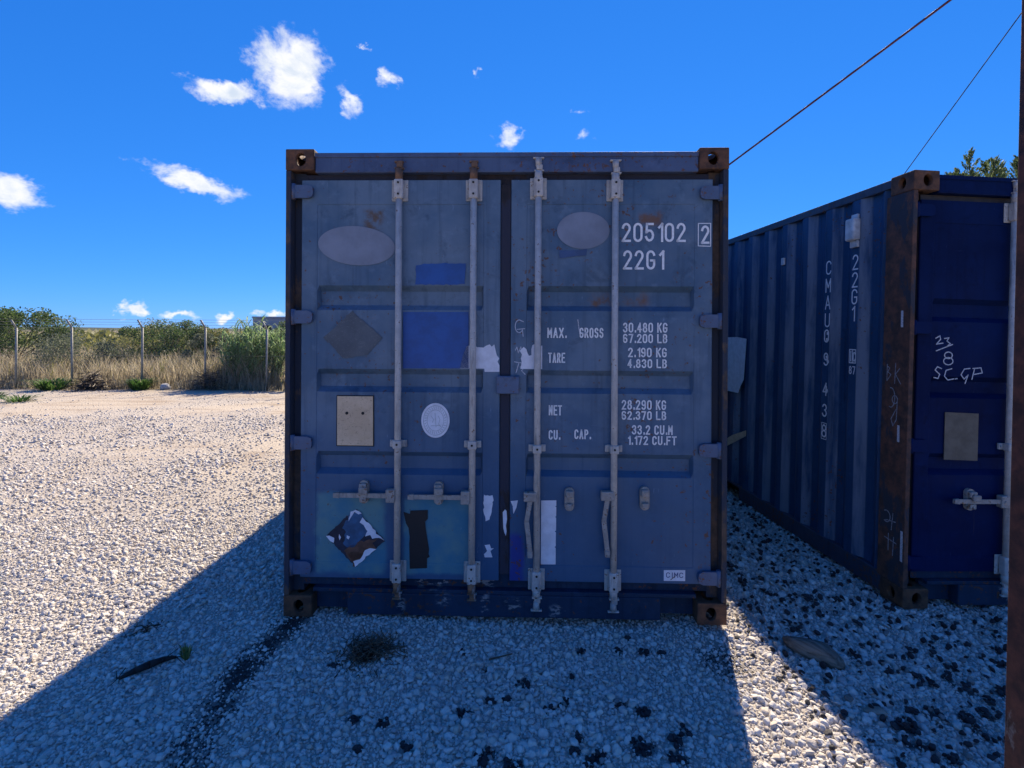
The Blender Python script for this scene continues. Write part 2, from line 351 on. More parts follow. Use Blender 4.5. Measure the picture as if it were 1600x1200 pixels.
def soil_mask(x, y):
    """dark damp soil showing through the gravel"""
    x = np.asarray(x, float); y = np.asarray(y, float); m = np.zeros_like(x)
    wx = x + (vnoise(x, y, 22, 8) - .5) * .05; wy = y + (vnoise(x, y, 22, 9) - .5) * .05
    for bx, by, r in BLOBS: m = np.maximum(m, 1 - sstep(np.hypot(wx - bx, (wy - by) * .9), r * .6, r * 1.25))
    for (ax, ay), (bx, by) in zip(TRAIL[:-1], TRAIL[1:]):
        dx, dy = bx - ax, by - ay; tt = np.clip(((wx - ax) * dx + (wy - ay) * dy) / (dx * dx + dy * dy), 0, 1)
        d = np.hypot(wx - ax - tt * dx, wy - ay - tt * dy); m = np.maximum(m, (.6 + .4 * sstep(vnoise(x, y, 7, 14) * .6 + vnoise(x, y, 19, 15) * .4, .38, .58)) * (1 - sstep(d, .01, .15)))
    d = np.hypot((wx - 1.06) / .8, wy - 2.55); m = np.maximum(m, .6 * (1 - sstep(d, .06, .24)))
    return np.clip(m, 0, 1)
def sand_mask(x, y):
    x = np.asarray(x, float); y = np.asarray(y, float); n = vnoise(x, y, .45, 21) * .6 + vnoise(x, y, 1.6, 22) * .4
    m = sstep(n, .30, .55) * sstep(y, 7.0, 10.0) * 1.0
    m = np.maximum(m, sstep(n, .25, .6) * np.exp(-((x + 3.6) / 1.3) ** 2 - ((y - 7.4) / 1.1) ** 2) * 1.2)
    m = np.maximum(m, (.30 + .45 * sstep(n, .45, .66)) * sstep(y, 3.6, 6.0) * (x < -1.5))
    return np.clip(m, 0, 1)
def grow(a, step, end, k=1.16):
    out = [a]
    while abs(out[-1]) < abs(end): out.append(out[-1] + step); step *= k
    return out
xs = np.array(sorted(set([-v for v in grow(3.0, .04, 1500)] + list(np.arange(-2.98, 3.0, .035)) + grow(3.0, .04, 1500))))
ys = np.array(sorted(set([1.2 - v for v in grow(0, .05, 900)] + list(np.arange(1.23, 5.0, .035)) + list(grow(5.0, .05, 1800, 1.06)))))
GX, GY = np.meshgrid(xs, ys); nx, ny = len(xs), len(ys)
gz = ground_z(GX, GY); gz = np.where(np.hypot(GX, GY) > 40, -.02, gz)
gv = np.stack([GX.ravel(), GY.ravel(), gz.ravel()], 1)
ii = np.arange(nx * ny).reshape(ny, nx)
gf = np.stack([ii[:-1, :-1].ravel(), ii[:-1, 1:].ravel(), ii[1:, 1:].ravel(), ii[1:, :-1].ravel()], 1)
gm = bpy.data.meshes.new('ground')
gm.vertices.add(len(gv)); gm.vertices.foreach_set('co', gv.ravel())
gm.loops.add(gf.size); gm.loops.foreach_set('vertex_index', gf.ravel().astype(np.int32))
gm.polygons.add(len(gf)); gm.polygons.foreach_set('loop_start', np.arange(0, gf.size, 4, dtype=np.int32)); gm.polygons.foreach_set('loop_total', np.full(len(gf), 4, np.int32))
gm.update(calc_edges=True); gm.polygons.foreach_set('use_smooth', np.ones(len(gf), bool))
a1 = gm.attributes.new('soil', 'FLOAT', 'POINT'); a1.data.foreach_set('value', soil_mask(GX, GY).ravel().astype(np.float32))
a2 = gm.attributes.new('sand', 'FLOAT', 'POINT'); a2.data.foreach_set('value', sand_mask(GX, GY).ravel().astype(np.float32))
fld = sstep(GY + (vnoise(GX, GY, .8, 31) - .5) * .8, 13.2, 14.1)
a3 = gm.attributes.new('field', 'FLOAT', 'POINT'); a3.data.foreach_set('value', fld.ravel().astype(np.float32))
def ground_mat(t, b):
    geo = t.new('ShaderNodeNewGeometry').outputs['Position']
    def at(n):
        a = t.new('ShaderNodeAttribute'); a.attribute_name = n; return a.outputs['Fac']
    v = t.voro(geo, 34); vc = t.sep(t.new('ShaderNodeTexVoronoi').outputs[0])
    n1 = t.noise(geo, 45, 4, .7); n2 = t.noise(geo, 1.3, 5, .6); n3 = t.noise(geo, 9, 5, .65)
    c = t.mix(n1, (.24, .22, .195), (.52, .475, .415))
    c = t.mix(t.math('MULTIPLY', t.ss(n2, .4, .7), .35), c, (.36, .30, .22))
    c = t.mix(t.math('MULTIPLY', t.ss(n3, .55, .72), .4), c, (.18, .17, .16))
    st = t.noise(t.scaled(geo, (.28, 1.9, 1)), 1.6, 5, .62)
    sand = t.mix(n3, (.36, .30, .22), (.52, .45, .35)); sand = t.mix(t.math('MULTIPLY', t.ss(st, .5, .68), .75), sand, (.25, .175, .11))
    sand = t.mix(t.math('MULTIPLY', t.ss(n2, .52, .7), .7), sand, (.24, .17, .105))
    c = t.mix(t.math('MULTIPLY', at('sand'), .9), c, sand)
    c = t.mix(at('soil'), c, t.mix(n1, (.012, .012, .015), (.035, .033, .034)))
    fl = t.mix(n2, (.10, .085, .045), (.20, .16, .09))
    c = t.mix(at('field'), c, fl)
    t.put(b.inputs['Base Color'], c); b.inputs['Roughness'].default_value = .9
    t.put(b.inputs['Normal'], t.bump(t.math('ADD', t.math('MULTIPLY', v, -.6), t.math('MULTIPLY', n1, .5)), .8, .02))
tag(link('ground', gm, material('gravelly_ground', ground_mat)), kind='structure')

# ---- gravel: instanced pebbles
def pebble(seed, flat, sub=3):
    rr = random.Random(seed); b = bmesh.new(); bmesh.ops.create_icosphere(b, subdivisions=sub, radius=1)
    ax = [(Vector((rr.gauss(0, 1), rr.gauss(0, 1), rr.gauss(0, 1))).normalized(), rr.uniform(.55, .9)) for _ in range(12)]
    for v in b.verts:
        p = v.co.normalized(); r = 1.0
        for a, d in ax:
            k = p.dot(a)
            if k > d: r = min(r, d / k)
        v.co = Vector((p.x * r * rr.uniform(.99, 1.01), p.y * r * .82, p.z * r * flat))
    me = bpy.data.meshes.new('pebble')
    for f in b.faces: f.smooth = True
    b.to_mesh(me); b.free(); return me
def stone_mat(t, b):
    oi = t.new('ShaderNodeObjectInfo'); rnd = oi.outputs['Random']
    a = t.new('ShaderNodeAttribute'); a.attribute_name = 'tone'; a.attribute_type = 'INSTANCER'
    n = t.noise(t.vmath('ADD', t.obj(), t.vmath('MULTIPLY', oi.outputs['Location'], (7, 7, 7))), 2.2, 4, .65)
    c = t.mix(rnd, (.37, .345, .31), (.76, .71, .62))
    c2 = t.new('ShaderNodeValToRGB'); t.put(c2.inputs[0], t.math('FRACT', t.math('MULTIPLY', rnd, 17.3)))
    cr = c2.color_ramp; cr.elements[0].position = 0; cr.elements[0].color = (.66, .62, .55, 1); cr.elements[1].position = 1; cr.elements[1].color = (.70, .66, .60, 1)
    for p, k in ((.55, (.60, .57, .52)), (.62, (.50, .41, .31)), (.76, (.55, .47, .37)), (.80, (.26, .255, .25)), (.90, (.40, .39, .385)), (.94, (.62, .58, .53))):
        e = cr.elements.new(p); e.color = (*k, 1)
    c = t.mix(.6, c, c2.outputs[0]); c = t.mix(t.math('MULTIPLY', t.ss(n, .45, .75), .4), c, (.36, .33, .29))
    c = t.mix(t.math('SUBTRACT', 1.0, a.outputs['Fac']), c, t.mix(rnd, (.010, .010, .013), (.03, .03, .034)))
    t.put(b.inputs['Base Color'], c); b.inputs['Roughness'].default_value = .8
    t.put(b.inputs['Normal'], t.bump(n, .25, .3))
MST = material('pale_limestone_pebble', stone_mat)
pc = bpy.data.collections.new('pebble_sources')
for k in range(7):
    me = pebble(40 + k, [.55, .7, .45, .62, .8, .5, .6][k]); me.materials.append(MST)
    pc.objects.link(bpy.data.objects.new('pebble_source', me))
def gn_tree():
    g = bpy.data.node_groups.new('scatter', 'GeometryNodeTree')
    g.interface.new_socket('Geometry', in_out='INPUT', socket_type='NodeSocketGeometry'); g.interface.new_socket('Geometry', in_out='OUTPUT', socket_type='NodeSocketGeometry')
    i = g.nodes.new('NodeGroupInput'); o = g.nodes.new('NodeGroupOutput'); ins = g.nodes.new('GeometryNodeInstanceOnPoints')
    ci = g.nodes.new('GeometryNodeCollectionInfo'); ci.inputs['Collection'].default_value = pc; ci.inputs['Separate Children'].default_value = True; ci.inputs['Reset Children'].default_value = True
    def na(n, ty):
        a = g.nodes.new('GeometryNodeInputNamedAttribute'); a.data_type = ty; a.inputs[0].default_value = n; return a.outputs[0]
    g.links.new(i.outputs[0], ins.inputs['Points']); g.links.new(ci.outputs[0], ins.inputs['Instance']); ins.inputs['Pick Instance'].default_value = True
    g.links.new(na('idx', 'INT'), ins.inputs['Instance Index']); g.links.new(na('rot', 'FLOAT_VECTOR'), ins.inputs['Rotation']); g.links.new(na('scl', 'FLOAT_VECTOR'), ins.inputs['Scale'])
    g.links.new(ins.outputs[0], o.inputs[0]); return g
GNT = gn_tree()
def scatter(name, P, S, tone, tilt=.5):
    n = len(P); me = bpy.data.meshes.new(name); me.vertices.add(n); me.vertices.foreach_set('co', P.astype(np.float32).ravel())
    a = me.attributes.new('idx', 'INT', 'POINT'); a.data.foreach_set('value', RNG.integers(0, 7, n).astype(np.int32))
    rot = np.stack([RNG.normal(0, tilt, n), RNG.normal(0, tilt, n), RNG.uniform(0, 6.283, n)], 1)
    a = me.attributes.new('rot', 'FLOAT_VECTOR', 'POINT'); a.data.foreach_set('vector', rot.astype(np.float32).ravel())
    a = me.attributes.new('scl', 'FLOAT_VECTOR', 'POINT'); a.data.foreach_set('vector', np.repeat(S[:, None], 3, 1).astype(np.float32).ravel())
    a = me.attributes.new('tone', 'FLOAT', 'POINT'); a.data.foreach_set('value', tone.astype(np.float32))
    o = link(name, me, MST); md = o.modifiers.new('scatter', 'NODES'); md.node_group = GNT
    return tag(o, kind='stuff')
def in_main(x, y):
    c, s = math.cos(R(-1.535)), math.sin(R(-1.535)); X = (x + .0437) * c + (y - 2.8385) * s; Y = -(x + .0437) * s + (y - 2.8385) * c
    return (np.abs(X) < 1.05) & (Y > .25) & (Y < 5.9)
def in_side(x, y):
    c, s = math.cos(R(3.46)), math.sin(R(3.46)); X = (x - 2.306) * c + (y - 3.05) * s; Y = -(x - 2.306) * s + (y - 3.05) * c
    return (X > .18) & (X < 2.3) & (Y > .25) & (Y < 5.9)
def field_points(y0, y1, cell, keep=1.0):
    X, Y = np.meshgrid(np.arange(-y1 * 1.25 - 1.8, y1 * 1.15 + 1.2, cell), np.arange(y0, y1, cell))
    X = X.ravel() + RNG.uniform(-.5, .5, X.size) * cell; Y = Y.ravel() + RNG.uniform(-.5, .5, Y.size) * cell
    k = (X > -Y * 1.22 - 1.8) & (X < Y * 1.12 + 1.2) & (Y >= y0) & (Y < y1) & ~in_main(X, Y) & ~in_side(X, Y) & (RNG.uniform(0, 1, X.size) < keep)
    return X[k], Y[k]
PP, SS, TT = [], [], []
for y0, y1, cell, smu, spread in ((1.05, 2.6, .0205, .0115, .44), (2.6, 4.2, .024, .0125, .42), (4.2, 6.4, .030, .0125, .42), (6.4, 9.5, .044, .0135, .40), (9.5, 13.3, .075, .013, .3)):
    x, y = field_points(y0, y1, cell)
    soil = soil_mask(x, y); sand = sand_mask(x, y)
    fine = vnoise(x, y, 1.4, 51)
    k = RNG.uniform(0, 1, x.size) > np.maximum(np.maximum(soil * .93, sand * .90), .5 * sstep(vnoise(x, y, .9, 55) * .6 + vnoise(x, y, 3.1, 56) * .4, .52, .72))
    x, y, soil, fine = x[k], y[k], soil[k], fine[k]
    s = smu * np.minimum(2.1, np.exp(RNG.normal(0, spread, x.size))) * (.72 + .55 * fine) * np.where(soil > .3, .8, 1)
    z = ground_z(x, y) + s * RNG.uniform(-.05, .35, x.size)
    PP.append(np.stack([x, y, z], 1)); SS.append(s); TT.append(np.ones(x.size))
scatter('gravel', np.concatenate(PP), np.concatenate(SS), np.concatenate(TT))
PP, SS = [], []
for y0, y1, cell, smu in ((1.05, 2.6, .0145, .0056), (2.6, 4.4, .019, .007)):
    x, y = field_points(y0, y1, cell); k = RNG.uniform(0, 1, x.size) > soil_mask(x, y) * .9; x, y = x[k], y[k]
    s = smu * np.exp(RNG.normal(0, .3, x.size)); z = ground_z(x, y) + s * RNG.uniform(0, .6, x.size)
    PP.append(np.stack([x, y, z], 1)); SS.append(s)
P_ = np.concatenate(PP); scatter('fine_gravel', P_, np.concatenate(SS), np.ones(len(P_)))
# black crumbs of old asphalt lying in the hollows
bx, by, bs = [], [], []
for gx, gy, r in BLOBS[1:]:
    for _ in range(int(5 + r * 160)):
        a, q = RNG.uniform(0, 6.28), r * 1.1 * math.sqrt(RNG.uniform()); bx.append(gx + q * math.cos(a)); by.append(gy + q * math.sin(a)); bs.append(RNG.uniform(.006, .017))
n = 2000
ux = RNG.uniform(.9, 3.2, n); uy = RNG.uniform(1.6, 5.5, n); k = (ux > 1.35 - .06 * uy) & (ux < uy * 1.05)
bx += list(ux[k]); by += list(uy[k]); bs += list(RNG.uniform(.008, .022, k.sum()))
bx, by, bs = np.array(bx), np.array(by), np.array(bs); k = ~in_main(bx, by) & ~in_side(bx, by); bx, by, bs = bx[k], by[k], bs[k]
tx, ty = RNG.uniform(-1.7, 1.4, 60000), RNG.uniform(1.3, 2.95, 60000); k = (soil_mask(tx, ty) > RNG.uniform(.2, 1.0, tx.size)) & ~in_main(tx, ty); tx, ty = tx[k][:5500], ty[k][:5500]
bx, by, bs = np.concatenate([bx, tx]), np.concatenate([by, ty]), np.concatenate([bs, RNG.uniform(.002, .0065, tx.size)])
scatter('dark_gravel', np.stack([bx, by, ground_z(bx, by) + bs * .35 + np.where(bx > 1.2, .009, 0.0)], 1), bs, np.where(RNG.uniform(0, 1, bx.size) < .12, .35, 0.0))

# ------------------------------------------------------------------ stroke lettering
def arc(cx, cy, rx, ry, a0, a1, n=9):
    return [(cx + rx * math.cos(R(a0 + (a1 - a0) * k / n)), cy + ry * math.sin(R(a0 + (a1 - a0) * k / n))) for k in range(n + 1)]
GL = {
 '0': [arc(.5, .76, .5, .24, 180, 0) + arc(.5, .24, .5, .24, 0, -180) + [(0, .76)]],
 '1': [[(.2, .80), (.62, 1), (.62, 0)]],
 '2': [arc(.5, .75, .48, .25, 172, -28) + [(.02, 0), (1, 0)]],
 '3': [arc(.48, .76, .46, .24, 165, -80), arc(.48, .265, .5, .265, 82, -165)],
 '4': [[(.72, 0), (.72, 1), (0, .28), (1, .28)]],
 '5': [[(.92, 1), (.12, 1), (.06, .52)] + arc(.48, .32, .5, .30, 135, -160)],
 '6': [arc(.5, .76, .48, .24, 25, 180) + [(.02, .28)] + arc(.5, .28, .48, .28, 180, -180, 16)],
 '7': [[(0, 1), (1, 1), (.38, 0)]],
 '8': [arc(.5, .76, .42, .24, 90, 450, 14), arc(.5, .265, .5, .265, 90, 450, 14)],
 '9': [arc(.5, .24, .48, .24, 205, 360) + [(.98, .72)] + arc(.5, .72, .48, .28, 0, 360, 16)],
 'A': [[(0, 0), (.5, 1), (1, 0)], [(.17, .3), (.83, .3)]],
 'B': [[(.02, 0), (.02, 1), (.5, 1)] + arc(.5, .765, .42, .235, 90, -90) + [(.02, .53)], [(.5, .53)] + arc(.5, .265, .48, .265, 90, -90) + [(.02, 0)]],
 'C': [arc(.5, .76, .48, .24, 10, 180) + arc(.5, .24, .48, .24, 180, 350)],
 'E': [[(1, 1), (.03, 1), (.03, 0), (1, 0)], [(.03, .52), (.8, .52)]],
 'F': [[(1, 1), (.03, 1), (.03, 0)], [(.03, .52), (.8, .52)]],
 'G': [arc(.5, .76, .48, .24, 10, 180) + arc(.5, .24, .48, .24, 180, 360) + [(.98, .47), (.55, .47)]],
 'I': [[(.22, 0), (.22, 1)]],
 'K': [[(.03, 0), (.03, 1)], [(1, 1), (.03, .42)], [(.35, .6), (1, 0)]],
 'L': [[(.03, 1), (.03, 0), (1, 0)]],
 'M': [[(0, 0), (0, 1), (.5, .35), (1, 1), (1, 0)]],
 'N': [[(0, 0), (0, 1), (1, 0), (1, 1)]],
 'O': [arc(.5, .76, .48, .24, 180, 0) + arc(.5, .24, .48, .24, 0, -180) + [(.02, .76)]],
 'P': [[(.02, 0), (.02, 1), (.5, 1)] + arc(.5, .74, .46, .26, 90, -90) + [(.02, .48)]],
 'R': [[(.02, 0), (.02, 1), (.5, 1)] + arc(.5, .75, .45, .25, 90, -90) + [(.02, .5)], [(.5, .5), (1, 0)]],
 'S': [arc(.5, .76, .47, .24, 15, 260) + arc(.5, .265, .48, .265, 80, -165)],
 'T': [[(0, 1), (1, 1)], [(.5, 1), (.5, 0)]],
 'U': [[(.02, 1), (.02, .24)] + arc(.5, .24, .48, .24, 180, 360) + [(.98, 1)]],
 'X': [[(0, 0), (1, 1)], [(0, 1), (1, 0)]],
 'i': [[(.5, 0), (.5, .66)], [(.5, .84), (.5, 1)]],
 '.': [[(.15, 0), (.15, .12)]],
}
def ribbon(B, pts, w, plane):
    """flat ribbon of width w along pts (u, v); plane maps (u, v) to a point"""
    pts = [Vector(p) for p in pts]; pts = [p for k, p in enumerate(pts) if k == 0 or (p - pts[k - 1]).length > 1e-6]
    for k in range(1, len(pts) - 1):
        if (pts[k] - pts[k - 1]).normalized().dot((pts[k + 1] - pts[k]).normalized()) < .15:
            ribbon(B, pts[:k + 1], w, plane); ribbon(B, pts[k:], w, plane); return
    n = len(pts); Lv = []
    closed = n > 3 and (pts[0] - pts[-1]).length < 1e-5
    for k in range(n):
        a = pts[k - 1] if k else (pts[-2] if closed else None); c = pts[k + 1] if k < n - 1 else (pts[1] if closed else None)
        d1 = (pts[k] - a).normalized() if a is not None else None; d2 = (c - pts[k]).normalized() if c is not None else None
        d1 = d1 or d2; d2 = d2 or d1
        n1 = Vector((-d1.y, d1.x)); n2 = Vector((-d2.y, d2.x)); m = n1 + n2
        m = n1 if m.length < 1e-4 else m.normalized(); q = w / 2 / max(.45, m.dot(n1))
        e = Vector((0, 0))
        if not closed and k == 0: e = -d2 * w / 2
        if not closed and k == n - 1: e = d1 * w / 2
        Lv.append((B.b.verts.new(plane(*(pts[k] + m * q + e))), B.b.verts.new(plane(*(pts[k] - m * q + e)))))
    for (a, b), (c, d) in zip(Lv[:-1], Lv[1:]):
        try: B.b.faces.new((a, b, d, c))
        except ValueError: pass
def text(name, s, x, z, wid, h, stroke, mat, parent, plane_y=0.0, plane=None):
    adv = [{' ': .75, '.': .66, '1': .95, 'I': .8}.get(c, 1.38) for c in s]; adv[-1] -= .38
    k = wid / sum(adv); B = MB(); cx = x
    pl = plane or (lambda u, v: (u, plane_y, v))
    for c, a in zip(s, adv):
        if c != ' ':
            for st in GL[c]: ribbon(B, [(cx + stroke / 2 + p[0] * (k - stroke * .6), z + stroke / 2 + p[1] * (h - stroke)) for p in st], stroke, pl)
        cx += a * k
    me = bpy.data.meshes.new(name); B.b.to_mesh(me); B.b.free()
    return link(name, me, mat, parent)
def scribble(name, strokes, stroke, mat, parent, plane):
    B = MB()
    for s in strokes: ribbon(B, s, stroke, plane)
    me = bpy.data.meshes.new(name); B.b.to_mesh(me); B.b.free(); return link(name, me, mat, parent)

# ------------------------------------------------------------------ container builder
HW, LEN, HT = 1.217, 6.058, 2.591
DY = .035                                    # door skin lies behind the castings' front
def dk(x, z): return .04 + (x - .04) * 1.0115, 1.593 + (z - 1.593) * 1.0115
def hole_face(b, o, u, v, w, h, cx, cy, rx, ry, depth, n=16):
    """a w x h plate (origin o, axes u, v) with an oval hole and a tunnel behind it"""
    o, u, v = Vector(o), Vector(u), Vector(v); nrm = u.cross(v)
    C = [b.verts.new(o), b.verts.new(o + u * w), b.verts.new(o + u * w + v * h), b.verts.new(o + v * h)]
    ring = [b.verts.new(o + u * (cx + rx * math.cos(a)) + v * (cy + ry * math.sin(a))) for a in [math.pi * 2 * k / n - math.pi * .75 for k in range(n)]]
    q = n // 4
    for k in range(4):
        for j in range(q): b.faces.new((C[k], ring[(k * q + j + 1) % n], ring[(k * q + j) % n])) if False else None
    for k in range(4):                       # corner k faces ring points k*q-q/2 .. k*q+q/2 ; sides fill the rest
        a, c = C[k], C[(k + 1) % 4]; mid = k * q + q // 2
        for j in range(q // 2): b.faces.new((a, ring[(k * q + j + 1) % n], ring[(k * q + j) % n]))
        b.faces.new((a, c, ring[mid % n]))
        for j in range(q // 2, q): b.faces.new((c, ring[(k * q + j + 1) % n], ring[(k * q + j) % n]))
    back = [b.verts.new(r.co - nrm * depth) for r in ring]
    for k in range(n):
        f = b.faces.new((ring[k], ring[(k + 1) % n], back[(k + 1) % n], back[k])); f.smooth = True
def casting_mesh(sx):
    """corner casting, outer side towards sx; origin at its lower front outer corner"""
    b = bmesh.new(); w, d, h = .160, .178, .118
    x0 = 0 if sx < 0 else -w
    hole_face(b, (x0, 0, 0), (1, 0, 0), (0, 0, 1), w, h, w / 2 + (.006 if sx < 0 else -.006), h / 2, .030, .037, .028)
    if sx < 0: hole_face(b, (0, d, 0), (0, -1, 0), (0, 0, 1), d, h, d / 2, h / 2, .030, .037, .028)
    else: hole_face(b, (0, 0, 0), (0, 1, 0), (0, 0, 1), d, h, d / 2, h / 2, .030, .037, .028)
    hole_face(b, (x0, 0, h), (1, 0, 0), (0, 1, 0), w, d, w / 2, d / 2, .030, .058, .028)
    hole_face(b, (x0 + w, 0, 0), (-1, 0, 0), (0, 1, 0), w, d, w / 2, d / 2, .030, .058, .028)
    xi = x0 + w if sx < 0 else x0
    v = [b.verts.new((xi, yy, zz)) for yy, zz in ((0, 0), (d, 0), (d, h), (0, h))]; b.faces.new(v)
    v = [b.verts.new((xx, d, zz)) for xx, zz in ((x0, 0), (x0 + w, 0), (x0 + w, h), (x0, h))]; b.faces.new(v)
    bmesh.ops.remove_doubles(b, verts=b.verts, dist=.0005); bmesh.ops.recalc_face_normals(b, faces=b.faces)
    es = [e for e in b.edges if len(e.link_faces) == 2 and e.calc_length() > .1 and e.calc_face_angle(0) > 1.2]
    bmesh.ops.bevel(b, geom=es, offset=.006, segments=2, profile=.5, affect='EDGES')
    me = bpy.data.meshes.new('corner_casting'); b.to_mesh(me); b.free(); return me
BANDS = [(.793, .920), (1.248, 1.375), (1.700, 1.836)]
def door_mesh(x0, xa, xb, x1):
    bv = .010; zs = [.222, .306, .309]
    for lo, hi in BANDS: zs += [lo, lo + .028, hi - .031, hi]
    zs += [2.281, 2.284, 2.416]
    zz = []
    for a, c in zip(zs[:-1], zs[1:]):
        n = max(1, int((c - a) / .12)); zz += [a + (c - a) * k / n for k in range(n)]
    zz.append(zs[-1])
    xl = [x0, x0 + .004, xa, xa + .003, xa + .003 + bv]; m = [xa + .016 + (xb - xa - .032) * k / 8 for k in range(1, 8)]; xr = [xb - .003 - bv, xb - .003, xb, x1 - .004, x1]
    X = xl + m + xr
    def yf(x, z):
        y = DY
        if x in (x0, x1): y += .004
        if xa + .001 < x < xb - .001 and .307 < z < 2.283:
            y += .003
            for lo, hi in BANDS:
                if lo + .02 < z < hi - .02 and xa + .003 + bv - .001 < x < xb - .003 - bv + .001: y += .036
        return y
    V = []; F = []
    for z in zz:
        for x in X: 
            u, w_ = dk(x, z); V.append((u, yf(x, z), w_))
    nX = len(X)
    for j in range(len(zz) - 1):
        for i in range(nX - 1): F.append((j * nX + i, j * nX + i + 1, (j + 1) * nX + i + 1, (j + 1) * nX + i))
    # returns at the border
    per = [i for i in range(nX)] + [j * nX + nX - 1 for j in range(1, len(zz))] + [(len(zz) - 1) * nX + i for i in range(nX - 2, -1, -1)] + [j * nX for j in range(len(zz) - 2, 0, -1)]
    o = len(V); V += [(V[i][0], DY + .055, V[i][2]) for i in per]; n = len(per)
    for k in range(n): F.append((per[k], o + k, o + (k + 1) % n, per[(k + 1) % n]))
    return mesh('door', V, F)
def corr_mesh(name, t0, t1, z0, z1, phase, pitch=.278, depth=.036):
    """corrugated sheet: profile along y, outer face at x = 0, valleys at x = depth"""
    pts = [(t0, depth)]
    k = math.floor((t0 - phase) / pitch)
    while True:
        c = phase + k * pitch; k += 1
        for dt, d in ((-.104, depth), (-.036, 0), (.036, 0), (.104, depth)):
            if t0 + .003 < c + dt < t1 - .003: pts.append((c + dt, d))
        if c > t1: break
    pts.append((t1, depth))
    V = []; F = []; zz = [z0 + (z1 - z0) * j / 6 for j in range(7)]
    for z in zz:
        for t_, d in pts: V.append((d, t_, z))
    n = len(pts)
    for j in range(6):
        for i in range(n - 1): F.append((j * n + i, (j + 1) * n + i, (j + 1) * n + i + 1, j * n + i + 1))
    return mesh(name, V, F)
CAST = {-1: casting_mesh(-1), 1: casting_mesh(1)}
def decal(name, poly, mat, parent, y=DY - .0015, thick=.001):
    return MB().prism([dk(*p) for p in poly], y, y + thick).build(name, mat, parent)
def rough(poly, amt=.004, step=.018, seed=1):
    """the outline of a scraped or brushed patch: edges broken up along their length"""
    rg = random.Random(seed); out = []
    for (x0, z0), (x1, z1) in zip(poly, poly[1:] + poly[:1]):
        n = max(1, int(math.hypot(x1 - x0, z1 - z0) / step))
        for k in range(n): out.append((x0 + (x1 - x0) * k / n + rg.gauss(0, amt), z0 + (z1 - z0) * k / n + rg.gauss(0, amt)))
    return out
def ellipse(cx, cz, rx, rz, n=40, rot=0.0):
    return [(cx + rx * math.cos(a) * math.cos(rot) - rz * math.sin(a) * math.sin(rot), cz + rx * math.cos(a) * math.sin(rot) + rz * math.sin(a) * math.cos(rot)) for a in [2 * math.pi * k / n for k in range(n)]]
# --- locking gear meshes, shared by all bars (origin on the bar's axis)
YB = .006
def bracket_mesh(h, n_bolt=2):
    B = MB(); B.box(-.046, .046, .021, .0285, -h / 2, h / 2, .004); B.box(-.026, .026, -.022, .021, -h / 2 + .006, h / 2 - .003, .009)
    for sz in (-1, 1):
        for sx in (-1, 1): B.tube((sx * .037, .016, sz * h * .34), (sx * .037, .022, sz * h * .34), .006, n=8)
    return B.out('bar_bracket')
BR = bracket_mesh(.118)
BOLT = MB().tube((0, -.003, 0), (0, .002, 0), .0062, n=8).out('bolt')
def guide_mesh():
    B = MB(); B.box(-.047, .047, .014, .0285, -.019, .019, .003); B.box(-.024, .024, -.024, .014, -.024, .022, .006); B.tube((-.036, .008, 0), (-.036, .014, 0), .006, n=8); B.tube((.036, .008, 0), (.036, .014, 0), .006, n=8)
    return B.out('bar_guide')
GD = guide_mesh()
def cam_mesh(tall):
    B = MB(); B.tube((0, 0, -.03), (0, 0, .03), .0215, n=14); B.box(-.024, .030, -.012, .014, .028, .036, .002); B.box(-.012, .022, -.018, .008, .034, .064, .005)
    if not tall: B.box(-.024, .026, -.014, .012, .062, .072, .003)
    if tall: B.tube((0, -.004, .055), (0, -.002, .098), .015, .019, n=12); B.box(-.031, .031, -.012, .012, .097, .106, .004)
    return B.out('bar_cam')
CAMT, CAMS = cam_mesh(True), cam_mesh(False)
def handle_mesh(length, kink=0.0):
    """handle lying along -x from a hub at the origin"""
    B = MB(); B.box(-.024, .026, -.026, .012, -.036, .036, .005); B.tube((0, -.030, 0), (0, -.025, 0), .009, n=10)
    pts = [(-.02, 0), (-length * .45, kink), (-length, 0)]
    for (a, az_), (b_, bz) in zip(pts[:-1], pts[1:]):
        B.prism([(a + .004, az_ - .013), (a + .004, az_ + .013), (b_, bz + .012), (b_, bz - .012)], -.018, -.008)
    B.prism([(-length + .002, -.0155), (-length + .002, .0155), (-length - .03, .012), (-length - .03, -.012)], -.022, -.006)
    return B.out('handle')
def catch_mesh(openq):
    B = MB(); n = 10
    poly = [(.026 * math.cos(a), .038 + .026 * math.sin(a)) for a in [math.pi * k / n for k in range(n + 1)]] + [(-.026 * math.cos(a), -.038 - .026 * math.sin(a)) for a in [math.pi * k / n for k in range(n + 1)]]
    B.prism(poly, .012, .0335); B.box(-.021, .021, -.014, .012, .012, .052, .007); B.box(-.019, .019, -.010, .012, -.052, -.020, .006)
    if not openq: B.box(-.018, .030, -.030, -.013, -.002, .036, .006)
    B.tube((0, -.019, .036), (0, -.013, .036), .009, n=8); B.tube((0, -.016, -.04), (0, -.009, -.04), .008, n=8)
    return B.out('handle_catch')
CT, CTO = catch_mesh(False), catch_mesh(True)
def hinge_mesh(sx):
    s = sx; B = MB()
    B.prism([(-.062 * 1, -.036), (.045, -.036), (.066, -.026), (.070, -.012), (.070, .012), (.066, .026), (.045, .036), (-.062, .036)] if s < 0 else
            [(.062, -.036), (.062, .036), (-.045, .036), (-.066, .026), (-.070, .012), (-.070, -.012), (-.066, -.026), (-.045, -.036)], .012, .032)
    B.tube((s * .040, .020, -.044), (s * .040, .020, .044), .014, n=10); return B.out('hinge')
HM = {-1: hinge_mesh(-1), 1: hinge_mesh(1)}

